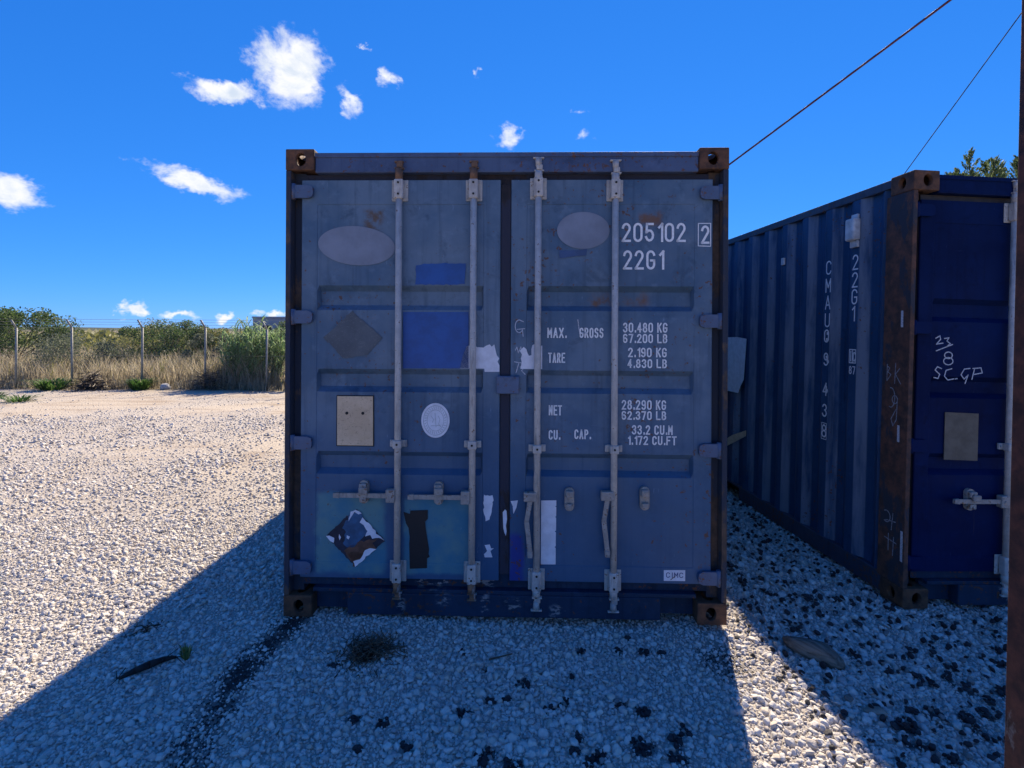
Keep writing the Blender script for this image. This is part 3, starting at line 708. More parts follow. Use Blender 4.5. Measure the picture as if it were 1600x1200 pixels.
def build_container(name, label, loc, rot, P):
    root = tag(empty(name, loc, rot), label, 'shipping container', 'blue shipping containers')
    # castings
    for sx in (-1, 1):
        for z in (0, HT - .118):
            link('corner_casting', CAST[sx], None, root, (sx * HW, 0, z)).data
            o = link('corner_casting', CAST[-sx], None, root, (sx * HW, LEN, z), (0, 0, math.pi))
    # posts
    for sx in (-1, 1):
        B = MB(); a, b_ = sx * (HW - .0015), sx * (HW - .030)
        B.box(min(a, b_), max(a, b_), .004, .205, .1185, HT - .1185, .003)
        a, b_ = b_ - sx * .0005, sx * (HW - .090); B.box(min(a, b_), max(a, b_), .066, .16, .1185, HT - .1185)
        B.build('corner_post', P['post'], root)
        B = MB(); a, b_ = sx * (HW - .002), sx * (HW - .15); B.box(min(a, b_), max(a, b_), LEN - .15, LEN - .004, .1185, HT - .1185, .004); B.build('corner_post', P['post'], root)
    # header, sill
    zx = HW - .1615
    B = MB(); B.box(-zx, zx, .012, .14, 2.462, 2.566, .006); B.box(-zx, zx, .006, .012, 2.545, 2.570, .002); B.build('header_rail', P['frame'], root)
    B = MB(); B.box(-.862, .862, .010, .10, .014, .136, .006); B.box(-zx, zx, .014, .10, .1365, .158, .003); B.box(-zx, -.8625, .075, .10, .02, .136); B.box(.8625, zx, .075, .10, .02, .136); B.box(-HW + .092, HW - .092, .056, .075, .1585, .235); B.build('door_sill', P['sill'], root)
    B = MB(); B.box(-HW + .092, HW - .092, .058, .075, 2.405, 2.4615); B.box(dk(-.0215, 1)[0], dk(.0345, 1)[0], .040, .06, .236, 2.404, .006)
    for sx in (-1, 1): B.box(min(sx * 1.143, sx * 1.126), max(sx * 1.143, sx * 1.126), .05, .0655, .236, 2.404)
    B.build('door_gasket', P['gasket'], root)
    # doors
    doors = []
    for nm, xx, mt in (('L', (-1.126, -1.040, -.113, -.0225), P['door'][0]), ('R', (.0355, .120, 1.033, 1.129), P['door'][1])):
        d = link('door', door_mesh(*xx), mt, root); doors.append(d)
        sx = -1 if nm == 'L' else 1
        for z in ((2.350, 1.660, .967, .281) if sx < 0 else (2.340, 1.648, .950, .261)):
            u, w_ = dk(sx * 1.125, z); link('hinge', HM[sx], P['hinge'], d, (u, 0, w_))
    u0, w0 = dk(-.040, 1.247); u1, w1 = dk(.084, 1.344); MB().box(u0, u1, .004, .033, w0, w1, .006).build('door_keeper', P['hinge'], root)
    # locking gear
    for x, zl, zh, tall, hz, dirn, bz in P['bars']:
        px, pz0 = dk(x, zl); pz1 = dk(x, zh)[1]
        bar = MB().tube((0, 0, pz0), (0, 0, pz1), .0180, n=18).build('lock_bar', M['galv'], root, (px, YB, 0))
        link('bar_bracket', BR, M['galv'], bar, (0, 0, dk(x, bz[0])[1])); link('bar_guide', GD, M['galv'], bar, (0, 0, dk(x, bz[1])[1])); link('bar_bracket', BR, M['galv'], bar, (0, 0, dk(x, bz[2])[1]))
        for k in (0, 2):
            for q in (-.028, .034): link('bolt', BOLT, M['dark'], bar, (0, -.0225, dk(x, bz[k])[1] + q))
        link('bolt', BOLT, M['dark'], bar, (0, -.0245, dk(x, bz[1])[1]))
        link('bar_cam', CAMT if tall else CAMS, M['galv'] if tall else M['galv_rust'], bar, (0, 0, pz1 - .03))
        link('bar_cam', CAMT if tall else CAMS, M['galv'] if tall else M['galv_rust'], bar, (0, 0, pz0 + .03), (math.pi, 0, 0))
        if dirn == 'flat': link('handle', handle_mesh(.285), M['gear'], bar, (-.036, 0, hz))
        else: link('handle', handle_mesh(.30, .02), M['gear'], bar, (-.036, 0, hz), (0, R(-90), 0))
    for dn, x, z, op in P['catches']:
        u, w_ = dk(x, z); link('handle_catch', CTO if op else CT, M['gear'], doors[dn], (u, 0, w_))
    # sides, rails, roof, floor frame, front wall
    for sx in (-1, 1):
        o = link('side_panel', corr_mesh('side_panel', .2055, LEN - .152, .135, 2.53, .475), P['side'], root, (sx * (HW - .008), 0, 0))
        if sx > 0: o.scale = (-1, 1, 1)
        a, b_ = sx * (HW - .004), sx * (HW - .064)
        MB().box(min(a, b_), max(a, b_), .1785, LEN - .1785, 2.526, 2.580, .004).build('top_side_rail', P['rail'], root)
        B = MB(); x0, x1 = min(a, b_), max(a, b_); B.box(x0, x1, .1785, 1.95, .018, .138, .004); B.box(x0, x1, 2.31, 3.75, .018, .138, .004); B.box(x0, x1, 4.11, LEN - .1785, .018, .138, .004)
        B.box(x0, x1, 1.9505, 2.3095, .12, .138); B.box(x0, x1, 3.7505, 4.1095, .12, .138)
        B.build('bottom_side_rail', P['rail'], root)
        for y0, y1 in ((1.951, 2.309), (3.751, 4.109)): MB().box(min(sx * 1.10, sx * 1.06), max(sx * 1.10, sx * 1.06), y0, y1, .02, .119).build('fork_pocket', M['dark'], root)
    rf = corr_mesh('roof_panel', .142, LEN - .02, -HW + .066, HW - .066, .3, .209, .02); link('roof_panel', rf, P['rail'], root, (0, 0, 2.574), (0, R(90), 0))
    MB().box(-HW + .066, HW - .066, .11, LEN - .02, .139, .165).build('floor', M['dark'], root)
    wl = corr_mesh('front_wall', -HW + .152, HW - .152, .02, 2.57, 0, .25, .045); link('front_wall', wl, P['side'], root, (0, LEN - .01, 0), (0, 0, R(-90)))
    for o in root.children:
        if o.name.startswith('corner_casting') and not o.data.materials: o.data.materials.append(M['rust'])
    return root, doors

BZ12 = (2.357, .970, .268); BZ34 = (2.366, .953, .236)
main, (dL, dR) = build_container('shipping_container', 'faded blue container with its lettered closed doors facing front, numbered 205102', (-.0437, 2.8385, 0), (0, 0, R(-1.535)), dict(
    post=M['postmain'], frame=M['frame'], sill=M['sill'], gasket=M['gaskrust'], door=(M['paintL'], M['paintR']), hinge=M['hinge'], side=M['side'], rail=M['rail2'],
    bars=[(-.577, .165, 2.47, False, .680, 'flat', BZ12), (-.169, .165, 2.47, False, .676, 'flat', BZ12), (.183, .15, 2.455, True, .684, 'down', BZ34), (.598, .15, 2.44, True, .695, 'down', (2.355, .955, .237))],
    catches=[(0, -.764, .703, False), (0, -.353, .702, False), (1, .3595, .678, True), (1, .7655, .688, True)]))
# lettering
TXT = [('205102', .637, 2.077, .342, .104), ('2', 1.065, 2.067, .041, .100), ('22G1', .645, 1.927, .214, .105), ('MAX.', .236, 1.552, .102, .056), ('GROSS', .411, 1.553, .128, .056), ('30.480 KG', .647, 1.584, .238, .054),
       ('67.200 LB', .647, 1.527, .238, .050), ('TARE', .241, 1.416, .090, .056), ('2.190 KG', .675, 1.450, .207, .052), ('4.830 LB', .672, 1.391, .211, .049), ('NET', .246, 1.129, .069, .056), ('28.290 KG', .642, 1.164, .238, .053),
       ('62.370 LB', .642, 1.109, .239, .048), ('CU.', .246, .996, .060, .053), ('CAP.', .386, 1.001, .087, .053), ('33.2 CU.M', .698, 1.029, .218, .052), ('1.172 CU.FT', .674, .973, .263, .049)]
for s, x, z, w, h in TXT:
    u, v = dk(x, z); text('lettering', s, u, v, w * 1.01, h * 1.01, .0125 if h > .09 else .0078, M['letter'], dR, DY - .001)
P0 = lambda u, v: (dk(u, v)[0], DY - .001, dk(u, v)[1])
scribble('lettering', [[(1.051, 2.056), (1.117, 2.054), (1.117, 2.178), (1.051, 2.178), (1.051, 2.056)]], .0045, M['letter'], dR, P0)
scribble('chalk_writing', [[(.105, 1.640)] + arc(.082, 1.615, .022, .035, 60, 300, 10) + [(.100, 1.595), (.104, 1.560)], [(.072, 1.598), (.112, 1.602)], [(.062, 1.485), (.070, 1.500), (.078, 1.470), (.092, 1.502), (.096, 1.475)],
          [(.058, 1.420), (.110, 1.412)], [(.082, 1.416), (.066, 1.360)], [(.088, 1.392), (.112, 1.390), (.096, 1.372), (.116, 1.352)]], .0042, M['chalk'], dR, P0)
scribble('chalk_writing', [[(.402, 1.652), (.409, 1.600), (.413, 1.560)]], .004, M['chalk'], dR, P0)
# made-up ovals where codes are blurred out; paint patches and stickers on the doors
decal('paint_or_blur_patch', ellipse(-.818, 2.055, .215, .108, 48, -.08), M['oval'], dL)
decal('paint_or_blur_patch', ellipse(.429, 2.140, .143, .101, 48), M['oval'], dR)
decal('paint_or_blur_patch', rough([(-.49, 1.944), (-.44, 1.957), (-.211, 1.957), (-.221, 1.846), (-.30, 1.842), (-.489, 1.842)], .002), M['brightblue'], dL)
decal('paint_or_blur_patch', [(-.558, 1.690), (-.196, 1.692), (-.194, 1.383), (-.557, 1.380)], M['brightblue'], dL)
decal('paint_or_blur_patch', rough([(.297, 2.030), (.45, 2.035), (.446, 2.003), (.37, 1.996), (.300, 1.984)], .002), M['midblue'], dR)
decal('placard', rough([(-.84, 1.695), (-.754, 1.620), (-.672, 1.547), (-.753, 1.455), (-.82, 1.443), (-.892, 1.432), (-.95, 1.50), (-1.0, 1.545), (-.92, 1.62)], .002), M['placard'], dL)
decal('torn_sticker', [(-.243, 1.3815), (-.226, 1.455), (-.205, 1.504), (-.163, 1.515), (-.150, 1.500), (-.114, 1.497), (-.098, 1.508), (-.079, 1.515), (-.068, 1.502), (-.054, 1.515), (-.046, 1.478), (-.040, 1.456), (-.026, 1.438), (-.036, 1.42), (-.025, 1.400), (-.025, 1.365), (-.106, 1.364), (-.108, 1.3815)], M['paper'], dL)
decal('torn_sticker', [(.090, 1.3815), (.097, 1.420), (.092, 1.439), (.098, 1.46), (.086, 1.481), (.107, 1.502), (.122, 1.49), (.128, 1.470), (.136, 1.454), (.15, 1.457), (.149, 1.49), (.155, 1.512), (.17, 1.520), (.180, 1.506), (.209, 1.51), (.209, 1.3815)], M['paper'], dR)
decal('torn_sticker', rough([(-.109, .687), (-.06, .688), (-.053, .660), (-.058, .635), (-.063, .614), (-.07, .58), (-.077, .554), (-.094, .544), (-.100, .57), (-.109, .596)], .0025, .012), M['paper'], dL)
decal('torn_sticker', [(-.101, .414), (-.073, .418), (-.066, .397), (-.051, .397), (-.069, .383), (-.058, .348), (-.1, .347), (-.104, .364), (-.087, .382)], M['paper'], dL)
decal('torn_sticker', [(.040, .657), (.08, .662), (.072, .622), (.056, .588), (.052, .63)], M['paper'], dR)
MB().prism([dk(*p) for p in [(-.003, .594), (.010, .610), (.018, .601), (.021, .556), (.015, .520), (.019, .49), (.015, .465), (.006, .485), (.001, .506)]], .0385, .0395).build('torn_sticker', M['paper'], main)
sh = [(.207, .663), (.29, .665), (.290, .635), (.284, .632), (.290, .628), (.2895, .578), (.283, .574), (.2895, .570), (.289, .50), (.281, .496), (.2885, .490), (.288, .415), (.281, .41), (.288, .404), (.288, .315), (.207, .314)]
decal('paper_sheet', sh, M['paper'], dR)
decal('black_tape', [(-.550, .590), (-.514, .579), (-.511, .597), (-.415, .602), (-.415, .553), (-.429, .538), (-.426, .50), (-.415, .433), (-.407, .387), (-.410, .36), (-.403, .345), (-.418, .335), (-.417, .282), (-.513, .277), (-.517, .414), (-.514, .45), (-.521, .502), (-.535, .526)], M['tape'], dL)
t3 = decal('torn_placard', rough([(-.815, .280), (-.652, .429), (-.72, .50), (-.813, .600), (-.90, .53), (-.978, .449)], .0025, .012), M['darkpaper'], dL)
for pl, mt in (([(-.845, .575), (-.79, .585), (-.76, .53), (-.735, .47), (-.79, .43), (-.83, .385), (-.88, .40), (-.87, .47), (-.89, .50)], 'bluepaper'),
               ([(-.815, .282), (-.70, .385), (-.72, .41), (-.69, .44), (-.80, .42), (-.88, .375)], 'brownpaper'),
               ([(-.815, .282), (-.70, .385), (-.76, .378), (-.79, .32), (-.828, .318)], 'paper'), ([(-.80, .305), (-.77, .345), (-.80, .365), (-.855, .36), (-.835, .31)], 'brownpaper'),
               ([(-.842, .585), (-.813, .598), (-.785, .578), (-.80, .572), (-.815, .583), (-.832, .57), (-.85, .535), (-.854, .55)], 'paper'), ([(-.775, .555), (-.735, .515), (-.655, .43), (-.70, .447), (-.72, .44), (-.735, .46), (-.76, .455), (-.745, .48), (-.77, .51), (-.785, .53)], 'paper'),
               ([(-.978, .449), (-.94, .412), (-.935, .44), (-.955, .45)], 'paper'), ([(-.905, .46), (-.895, .445), (-.90, .43), (-.912, .445)], 'paper'), ([(-.862, .455), (-.845, .45), (-.85, .435), (-.868, .44)], 'paper')):
    MB().prism([dk(*p) for p in rough(pl, .0035, .014, 7)], DY - .0035 if mt == 'paper' else DY - .0027, DY - .0016).build('torn_layer', M[mt], dL)
pl = MB().prism([dk(*p) for p in [(-.920, .953), (-.920, 1.224), (-.722, 1.224), (-.720, .953)]], DY - .004, DY + .001).build('data_plate', M['plate'], dL)
MB().prism([dk(*p) for p in [(-.925, .948), (-.925, 1.229), (-.717, 1.229), (-.715, .948)]], DY - .0018, DY + .001).build('plate_border', M['dark'], dL)
for x in (-.866, -.777): u, v = dk(x, 1.131); MB().tube((u, DY - .0065, v), (u, DY - .004, v), .0085, n=12).build('rivet', M['dark'], dL)
decal('round_sticker', ellipse(-.3755, 1.095, .0785, .0955, 44), M['paper'], dL)
PS = lambda u, v: (dk(u, v)[0], DY - .0022, dk(u, v)[1])
ring = [ellipse(-.3755, 1.095, .066, .081, 44) + [ellipse(-.3755, 1.095, .066, .081, 44)[0]], ellipse(-.3755, 1.095, .046, .058, 36) + [ellipse(-.3755, 1.095, .046, .058, 36)[0]]]
for k in range(30):
    a = 2 * math.pi * k / 30; ring.append([(-.3755 + .051 * math.cos(a), 1.095 + .064 * math.sin(a)), (-.3755 + .060 * math.cos(a + .05), 1.095 + .075 * math.sin(a + .05))])
ring += [[(-.40, 1.12), (-.385, 1.10), (-.392, 1.085)], [(-.378, 1.135), (-.372, 1.06)], [(-.36, 1.12), (-.35, 1.10), (-.358, 1.075), (-.345, 1.06)], [(-.40, 1.065), (-.35, 1.068)]]
scribble('sticker_print', ring, .003, M['emboss'], dL, PS)
cm = decal('maker_label', [(.875, .236), (.875, .294), (.990, .296), (.990, .237)], M['paper'], dR)
u, v = dk(.887, .254); text('label_print', 'CIMC', u, v, .092, .029, .0042, M['ink'], dR, DY - .0022)
scribble('label_print', [[(.912, .243), (.935, .262)]], .004, M['rust'], dR, PS)
# ------------------------------------------------------------------ neighbouring container
c3, s3 = math.cos(R(3.46)), math.sin(R(3.46))
second, (eL, eR) = build_container('shipping_container', 'dark blue container standing beside, its rusty corner post and ribbed long side showing',
    (2.306 + HW * c3, 3.05 + HW * s3, -.036 - HW * math.sin(R(1.35))), (0, R(1.35), R(3.46)), dict(
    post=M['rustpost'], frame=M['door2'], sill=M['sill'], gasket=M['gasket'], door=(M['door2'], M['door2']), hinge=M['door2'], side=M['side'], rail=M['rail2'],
    bars=[(-.566, .165, 2.47, True, .640, 'flat', BZ12), (-.169, .165, 2.47, True, .640, 'flat', BZ12), (.183, .165, 2.47, True, .640, 'flat', BZ34), (.598, .165, 2.47, True, .640, 'flat', BZ34)],
    catches=[(0, -.79, .655, False), (0, -.353, .66, False)]))
off = -HW + .0
def RB(x, z): return (x - HW + .012, DY - .001, z)
decal('data_plate', [(-.945, .885), (-.945, 1.165), (-.735, 1.160), (-.735, .88)], M['plate2'], eL, DY - .004, .004)
scribble('chalk_writing', [[(.180, 1.60), (.205, 1.615), (.21, 1.595), (.185, 1.565), (.225, 1.572)], [(.235, 1.60), (.262, 1.605), (.25, 1.585), (.272, 1.57), (.25, 1.552)], [(.185, 1.525), (.285, 1.565)],
          arc(.262, 1.50, .025, .02, 60, 420, 12), arc(.262, 1.465, .03, .022, 60, 420, 12), [(.22, 1.42), (.195, 1.43), (.18, 1.41), (.21, 1.385), (.20, 1.36), (.175, 1.365)], [(.285, 1.42), (.25, 1.41), (.24, 1.375), (.262, 1.352), (.30, 1.36)],
          [(.31, 1.36), (.32, 1.362)], [(.40, 1.425), (.365, 1.42), (.345, 1.385), (.365, 1.36), (.39, 1.385), (.372, 1.335)], [(.43, 1.425), (.415, 1.36)], [(.42, 1.425), (.47, 1.43), (.48, 1.40), (.43, 1.39)]], .006, M['chalk'], eL, RB)
# marks on the long side: plane at the outer flats
def SP(t, z): return (-HW + .008 - .0012, t, z)
def side_text(ch, tc, zc, w, h, stroke, mat=None, nm='lettering'):
    B = MB()
    for st in GL[ch]: ribbon(B, [(tc + w / 2 - p[0] * w, zc - h / 2 + p[1] * h) for p in st], stroke, SP)
    me = bpy.data.meshes.new(nm); B.b.to_mesh(me); B.b.free(); return link(nm, me, mat or M['letter'], second)
for ch, z in zip('CMAU', (2.10, 1.97, 1.845, 1.715)): side_text(ch, .745, z, .048, .092, .010)
for ch, z in (('0', 1.60), ('9', 1.43), ('4', 1.21), ('3', 1.055), ('8', .905)): side_text(ch, .748, z, .042, .085, .011)
for ch, z in zip('22G1', (2.105, 1.985, 1.87, 1.755)): side_text(ch, .475, z, .046, .095, .010)
scribble('lettering', [[(.722, .845), (.776, .845), (.776, .962), (.722, .962), (.722, .845)]], .005, M['letter'], second, SP)
scribble('lettering', [[(.448, 1.42), (.508, 1.42), (.508, 1.51), (.448, 1.51), (.448, 1.42)], [(.478, 1.42), (.478, 1.51)]], .007, M['letter'], second, SP)
side_text('i', .494, 1.465, .02, .062, .009); side_text('C', .462, 1.462, .018, .058, .008); side_text('8', .495, 1.37, .020, .048, .007); side_text('7', .462, 1.37, .020, .048, .007)
# peeled remains behind the worn figures
B = MB()
for t_, z in ((.748, 1.60), (.748, 1.43), (.748, 1.21)):
    for k in range(3):
        a, c = t_ + RNG.uniform(-.02, .012), z + RNG.uniform(-.045, .03); B.b.faces.new([B.b.verts.new(SP(*q)) for q in ((a, c), (a - .016, c + .004), (a - .014, c + .024), (a + .003, c + .02))])
me = bpy.data.meshes.new('lettering'); B.b.to_mesh(me); B.b.free(); link('lettering', me, M['letter'], second)
# vent, pale flat sheet and slanting strip
B = MB(); B.box(-HW - .045, -HW + .007, .43, .52, 2.25, 2.40, .012); B.box(-HW - .010, -HW + .0068, .445, .505, 2.40, 2.43, .004); B.box(-HW - .012, -HW + .0068, .44, .51, 2.205, 2.2495, .004)
vt = B.build('side_vent', M['ventpaint'], second)
B = MB(); B.box(-HW - .01, -HW + .0065, 1.29, 1.33, 2.19, 2.25, .004); B.build('side_bracket', M['ventpaint'], second)
B = MB()
for t0, t1, za, zb in ((1.90, 2.24, 1.05, 1.57),):
    B.b.faces.new([B.b.verts.new((-HW - .004, a, z)) for a, z in ((1.90, 1.17), (1.87, 1.56), (2.05, 1.575), (2.60, 1.56), (2.60, 1.02), (2.0, 1.03), (1.96, 1.10))])
me = bpy.data.meshes.new('pale_sheet'); B.b.to_mesh(me); B.b.free(); link('pale_sheet', me, M['paper'], second)
B = MB(); B.b.faces.new([B.b.verts.new((-HW - .004, a, z)) for a, z in ((1.83, .70), (1.83, .645), (2.05, .54), (2.35, .40), (2.35, .47), (2.1, .60), (1.95, .655))])
me = bpy.data.meshes.new('pale_strip'); B.b.to_mesh(me); B.b.free(); link('pale_strip', me, M['plate'], second)
# chalk on the rusty post's side
def SPp(t, z): return (-HW + .0015 - .0012, t, z)
scribble('chalk_writing', [[(.165, 1.43), (.165, 1.33)], [(.165, 1.42), (.145, 1.41), (.160, 1.385), (.135, 1.37), (.160, 1.335)], [(.10, 1.44), (.105, 1.32)], [(.07, 1.41), (.10, 1.375), (.06, 1.32)],
     arc(.13, 1.23, .03, .06, 80, 290, 10), arc(.10, 1.22, .02, .025, 0, 360, 12), [(.08, 1.23), (.085, 1.10), (.11, 1.06), (.125, 1.10), (.09, 1.16)], arc(.14, .50, .03, .035, 60, 300, 9) + [(.13, .48)], [(.09, .53), (.10, .43)], [(.12, .48), (.07, .485)],
     [(.15, .37), (.06, .36)], [(.12, .40), (.12, .30)], [(.08, .39), (.085, .28)]], .006, M['chalkdim'], second, SPp)
for t_, z in ((.07, 1.66), (.075, .97), (.03, .27), (.03, .35)):
    B = MB(); B.b.faces.new([B.b.verts.new(SPp(*q)) for q in ((t_, z), (t_ - .018, z), (t_ - .016, z + .10), (t_ + .001, z + .10))])
    me = bpy.data.meshes.new('chalk_mark'); B.b.to_mesh(me); B.b.free(); link('chalk_mark', me, M['chalk'], second)

# ------------------------------------------------------------------ rusty post in the near right
B = MB(); B.box(0, .012, 0, .11, -.05, 2.75, .002); B.box(.0125, .10, .048, .058, -.05, 2.75); B.box(.1005, .1125, 0, .11, -.05, 2.75, .002)
rp = B.build('steel_post', rusty('dark_red_rust', (.030, .012, .010), (.11, .038, .024), (.15, .13, .12), .22, 14), None, (1.456, 1.42, -.03), (0, R(1.05), R(2)))
tag(rp, 'rusty dark red steel post standing close by, cut off by the frame', 'steel post')

# ------------------------------------------------------------------ cables
def cable(name, label, p0, p1, r, mat, sag=.0):
    p0, p1 = Vector(p0), Vector(p1); n = 24
    P = [p0.lerp(p1, k / (n - 1)) - Vector((0, 0, sag * 4 * (k / (n - 1)) * (1 - k / (n - 1)))) for k in range(n)]
    o = MB().path(P, r, 8).build(name, mat); return tag(o, label, 'cable', 'overhead cables')
def ray3(px, py, d):
    a = px - 800; b = py - 516; c, s = math.cos(R(.31)), math.sin(R(.31)); u = a * c + b * s; v = -a * s + b * c
    return (u / 810 * d, d, 1.593 - v / 810 * d)
def dep(px, a, xa, b, xb): return 1 / (1 / a + (1 / b - 1 / a) * (px - xa) / (xb - xa))
lx = lambda px: 253 - (px - 1145) * 253 / 340
cable('overhead_cable', 'thick dark red cable rising from behind the numbered container', ray3(1900, lx(1900), dep(1900, 6, 1485, 8.4, 1145)), ray3(1047, lx(1047), dep(1047, 6, 1485, 8.4, 1145)), .014, plain('maroon_cable', (.085, .012, .020), .6, .2, 20, 0))
ly = lambda px: 262 - (px - 1420) * 247 / 180
cable('overhead_cable', 'thin dark cable crossing the sky above the neighbouring container', ray3(1900, ly(1900), dep(1900, 9, 1600, 12, 1420)), ray3(1330, ly(1330), dep(1330, 9, 1600, 12, 1420)), .009, plain('grey_cable', (.012, .014, .03), .95, .2, 20, 0))

# wooden poles behind the containers carry the cables' far ends
WOODP = plain('weathered_pole_wood', (.13, .10, .075), .9, .35, 12, .4)
for nm, (px_, py_, dd) in (('weathered wooden pole holding the thick cable, behind the numbered container', ray3(1047, lx(1047), dep(1047, 6, 1485, 8.4, 1145))), ('weathered wooden pole holding the thin cable, behind the neighbouring container', ray3(1330, ly(1330), dep(1330, 9, 1600, 12, 1420)))):
    tag(MB().tube((0, 0, -.1), (0, 0, dd + .12), .10, .075, n=10).build('utility_pole', WOODP, None, (px_, py_ + .07, 0)), nm, 'pole', 'poles carrying the cables')
# ------------------------------------------------------------------ fence
GALV = plain('weathered_galvanised', (.22, .225, .20), .6, .2, 12, .1)
fence = tag(empty('wire_fence', (0, 13.8, 0)), 'chain link fence with angled post tops and barbed wire, along the yard edge', 'fence')
pm = MB().tube((0, 0, -.1), (0, 0, 1.62), .026, n=10).tube((0, 0, 1.61), (-.11, -.03, 1.83), .024, n=8).out('post'); pm.materials.append(GALV)
FX = [-23.6, -21.9, -20.3, -18.6, -16.9, -15.1, -13.20, -11.70, -9.84, -8.16, -6.53, -4.8, -3.1, -1.4, .4, 2.2]
for k, x in enumerate(FX): link('post', pm, None, fence, (x, 0, float(ground_z(x, 13.8))), (0, RNG.normal(0, .008), RNG.normal(0, .1)))
B = MB()
for h, dx, dy in ((1.60, 0, 0), (.86, 0, 0), (.1, 0, 0)): B.path([(x + dx, dy, h + RNG.normal(0, .006)) for x in FX], .0025, 4)
B.build('tension_wire', GALV, fence)
B = MB()
for h, dx in ((1.68, -.035), (1.75, -.07), (1.82, -.105)): B.path([(x + dx, -.02, h) for x in FX], .0035, 4)
B.build('barbed_wire', GALV, fence)
V, F = [], []
def strip(x0, z0, x1, z1, y, w=.0016):
    n = len(V); V.extend([(x0 - w, y, z0), (x0 + w, y, z0), (x0, y + w, z0), (x1 - w, y, z1), (x1 + w, y, z1), (x1, y + w, z1)]); F.extend([(n, n + 1, n + 4, n + 3), (n + 1, n + 2, n + 5, n + 4), (n + 2, n, n + 3, n + 5)])
x = FX[0]
while x < FX[-1]:
    strip(x, .06, min(x + 1.54, FX[-1]), min(1.6, .06 + FX[-1] - x), .004); strip(min(x + 1.54, FX[-1]), .06, x, min(1.6, .06 + FX[-1] - x), .009); x += .085
link('wire_mesh', mesh('wire_mesh', V, F), GALV, fence)

# ------------------------------------------------------------------ vegetation
def leaf_mat(name, dark, mid, light, trans=.42):
    def f(t, b):
        g = t.new('ShaderNodeNewGeometry'); rnd = g.outputs['Random Per Island']
        r = t.new('ShaderNodeValToRGB'); t.put(r.inputs[0], rnd); cr = r.color_ramp
        cr.elements[0].color = (*dark, 1); cr.elements[1].color = (*light, 1); e = cr.elements.new(.55); e.color = (*mid, 1)
        n = t.noise(g.outputs['Position'], 3.0, 3, .6)
        c = t.mix(t.math('MULTIPLY', t.ss(n, .45, .65), .5), r.outputs[0], light)
        t.put(b.inputs['Base Color'], c); b.inputs['Roughness'].default_value = .6
        tr = t.new('ShaderNodeBsdfTranslucent'); t.put(tr.inputs[0], c); mx = t.new('ShaderNodeMixShader'); mx.inputs[0].default_value = trans
        t.l.new(b.outputs[0], mx.inputs[1]); t.l.new(tr.outputs[0], mx.inputs[2]); t.l.new(mx.outputs[0], t.n['Material Output'].inputs[0])
    return material(name, f)
LM = dict(dark=leaf_mat('dark_green_leaf', (.03, .065, .018), (.075, .13, .035), (.15, .21, .065)), grey=leaf_mat('grey_green_leaf', (.06, .08, .045), (.12, .145, .085), (.21, .235, .145)),
          olive=leaf_mat('olive_leaf', (.09, .11, .03), (.19, .20, .055), (.32, .30, .10)), green=leaf_mat('fresh_green_leaf', (.03, .08, .015), (.06, .14, .03), (.13, .22, .06)),
          reed=leaf_mat('reed_leaf', (.09, .18, .05), (.19, .32, .10), (.38, .48, .25), .5), dry=leaf_mat('dry_grass_blade', (.23, .185, .11), (.41, .345, .225), (.58, .52, .37), .5),
          pine=leaf_mat('cypress_leaf', (.045, .09, .03), (.10, .16, .05), (.20, .24, .10)), brown=leaf_mat('dead_twig', (.03, .02, .012), (.07, .045, .025), (.13, .09, .05), .05), tuft=leaf_mat('dark_weed', (.012, .010, .006), (.035, .026, .014), (.10, .08, .04), .05))
BARK = plain('grey_brown_bark', (.09, .07, .05), .9, .35, 18, .4)
def cards(P, Lg, Wd, up=.0, D=None):
    """one small pointed leaf (two triangles) at every point"""
    n = len(P); d = RNG.normal(0, 1, (n, 3)) if D is None else D + RNG.normal(0, .35, (n, 3)); d[:, 2] += up; d /= np.linalg.norm(d, axis=1)[:, None]
    r = RNG.normal(0, 1, (n, 3)); s = np.cross(d, r); s /= np.linalg.norm(s, axis=1)[:, None]
    Lg = (Lg * RNG.uniform(.6, 1.3, n))[:, None]; Wd = (Wd * RNG.uniform(.6, 1.3, n))[:, None]
    a = P - d * Lg * .5; b = P + s * Wd * .5; c = P + d * Lg * .5; e = P - s * Wd * .5
    V = np.stack([a, b, c, e], 1).reshape(-1, 3); F = np.arange(n * 4).reshape(n, 4); return V, F
def npmesh(name, V, F):
    me = bpy.data.meshes.new(name); me.vertices.add(len(V)); me.vertices.foreach_set('co', V.astype(np.float32).ravel())
    k = F.shape[1]; me.loops.add(F.size); me.loops.foreach_set('vertex_index', F.ravel().astype(np.int32)); me.polygons.add(len(F))
    me.polygons.foreach_set('loop_start', np.arange(0, F.size, k, dtype=np.int32)); me.polygons.foreach_set('loop_total', np.full(len(F), k, np.int32)); me.update(calc_edges=True); return me
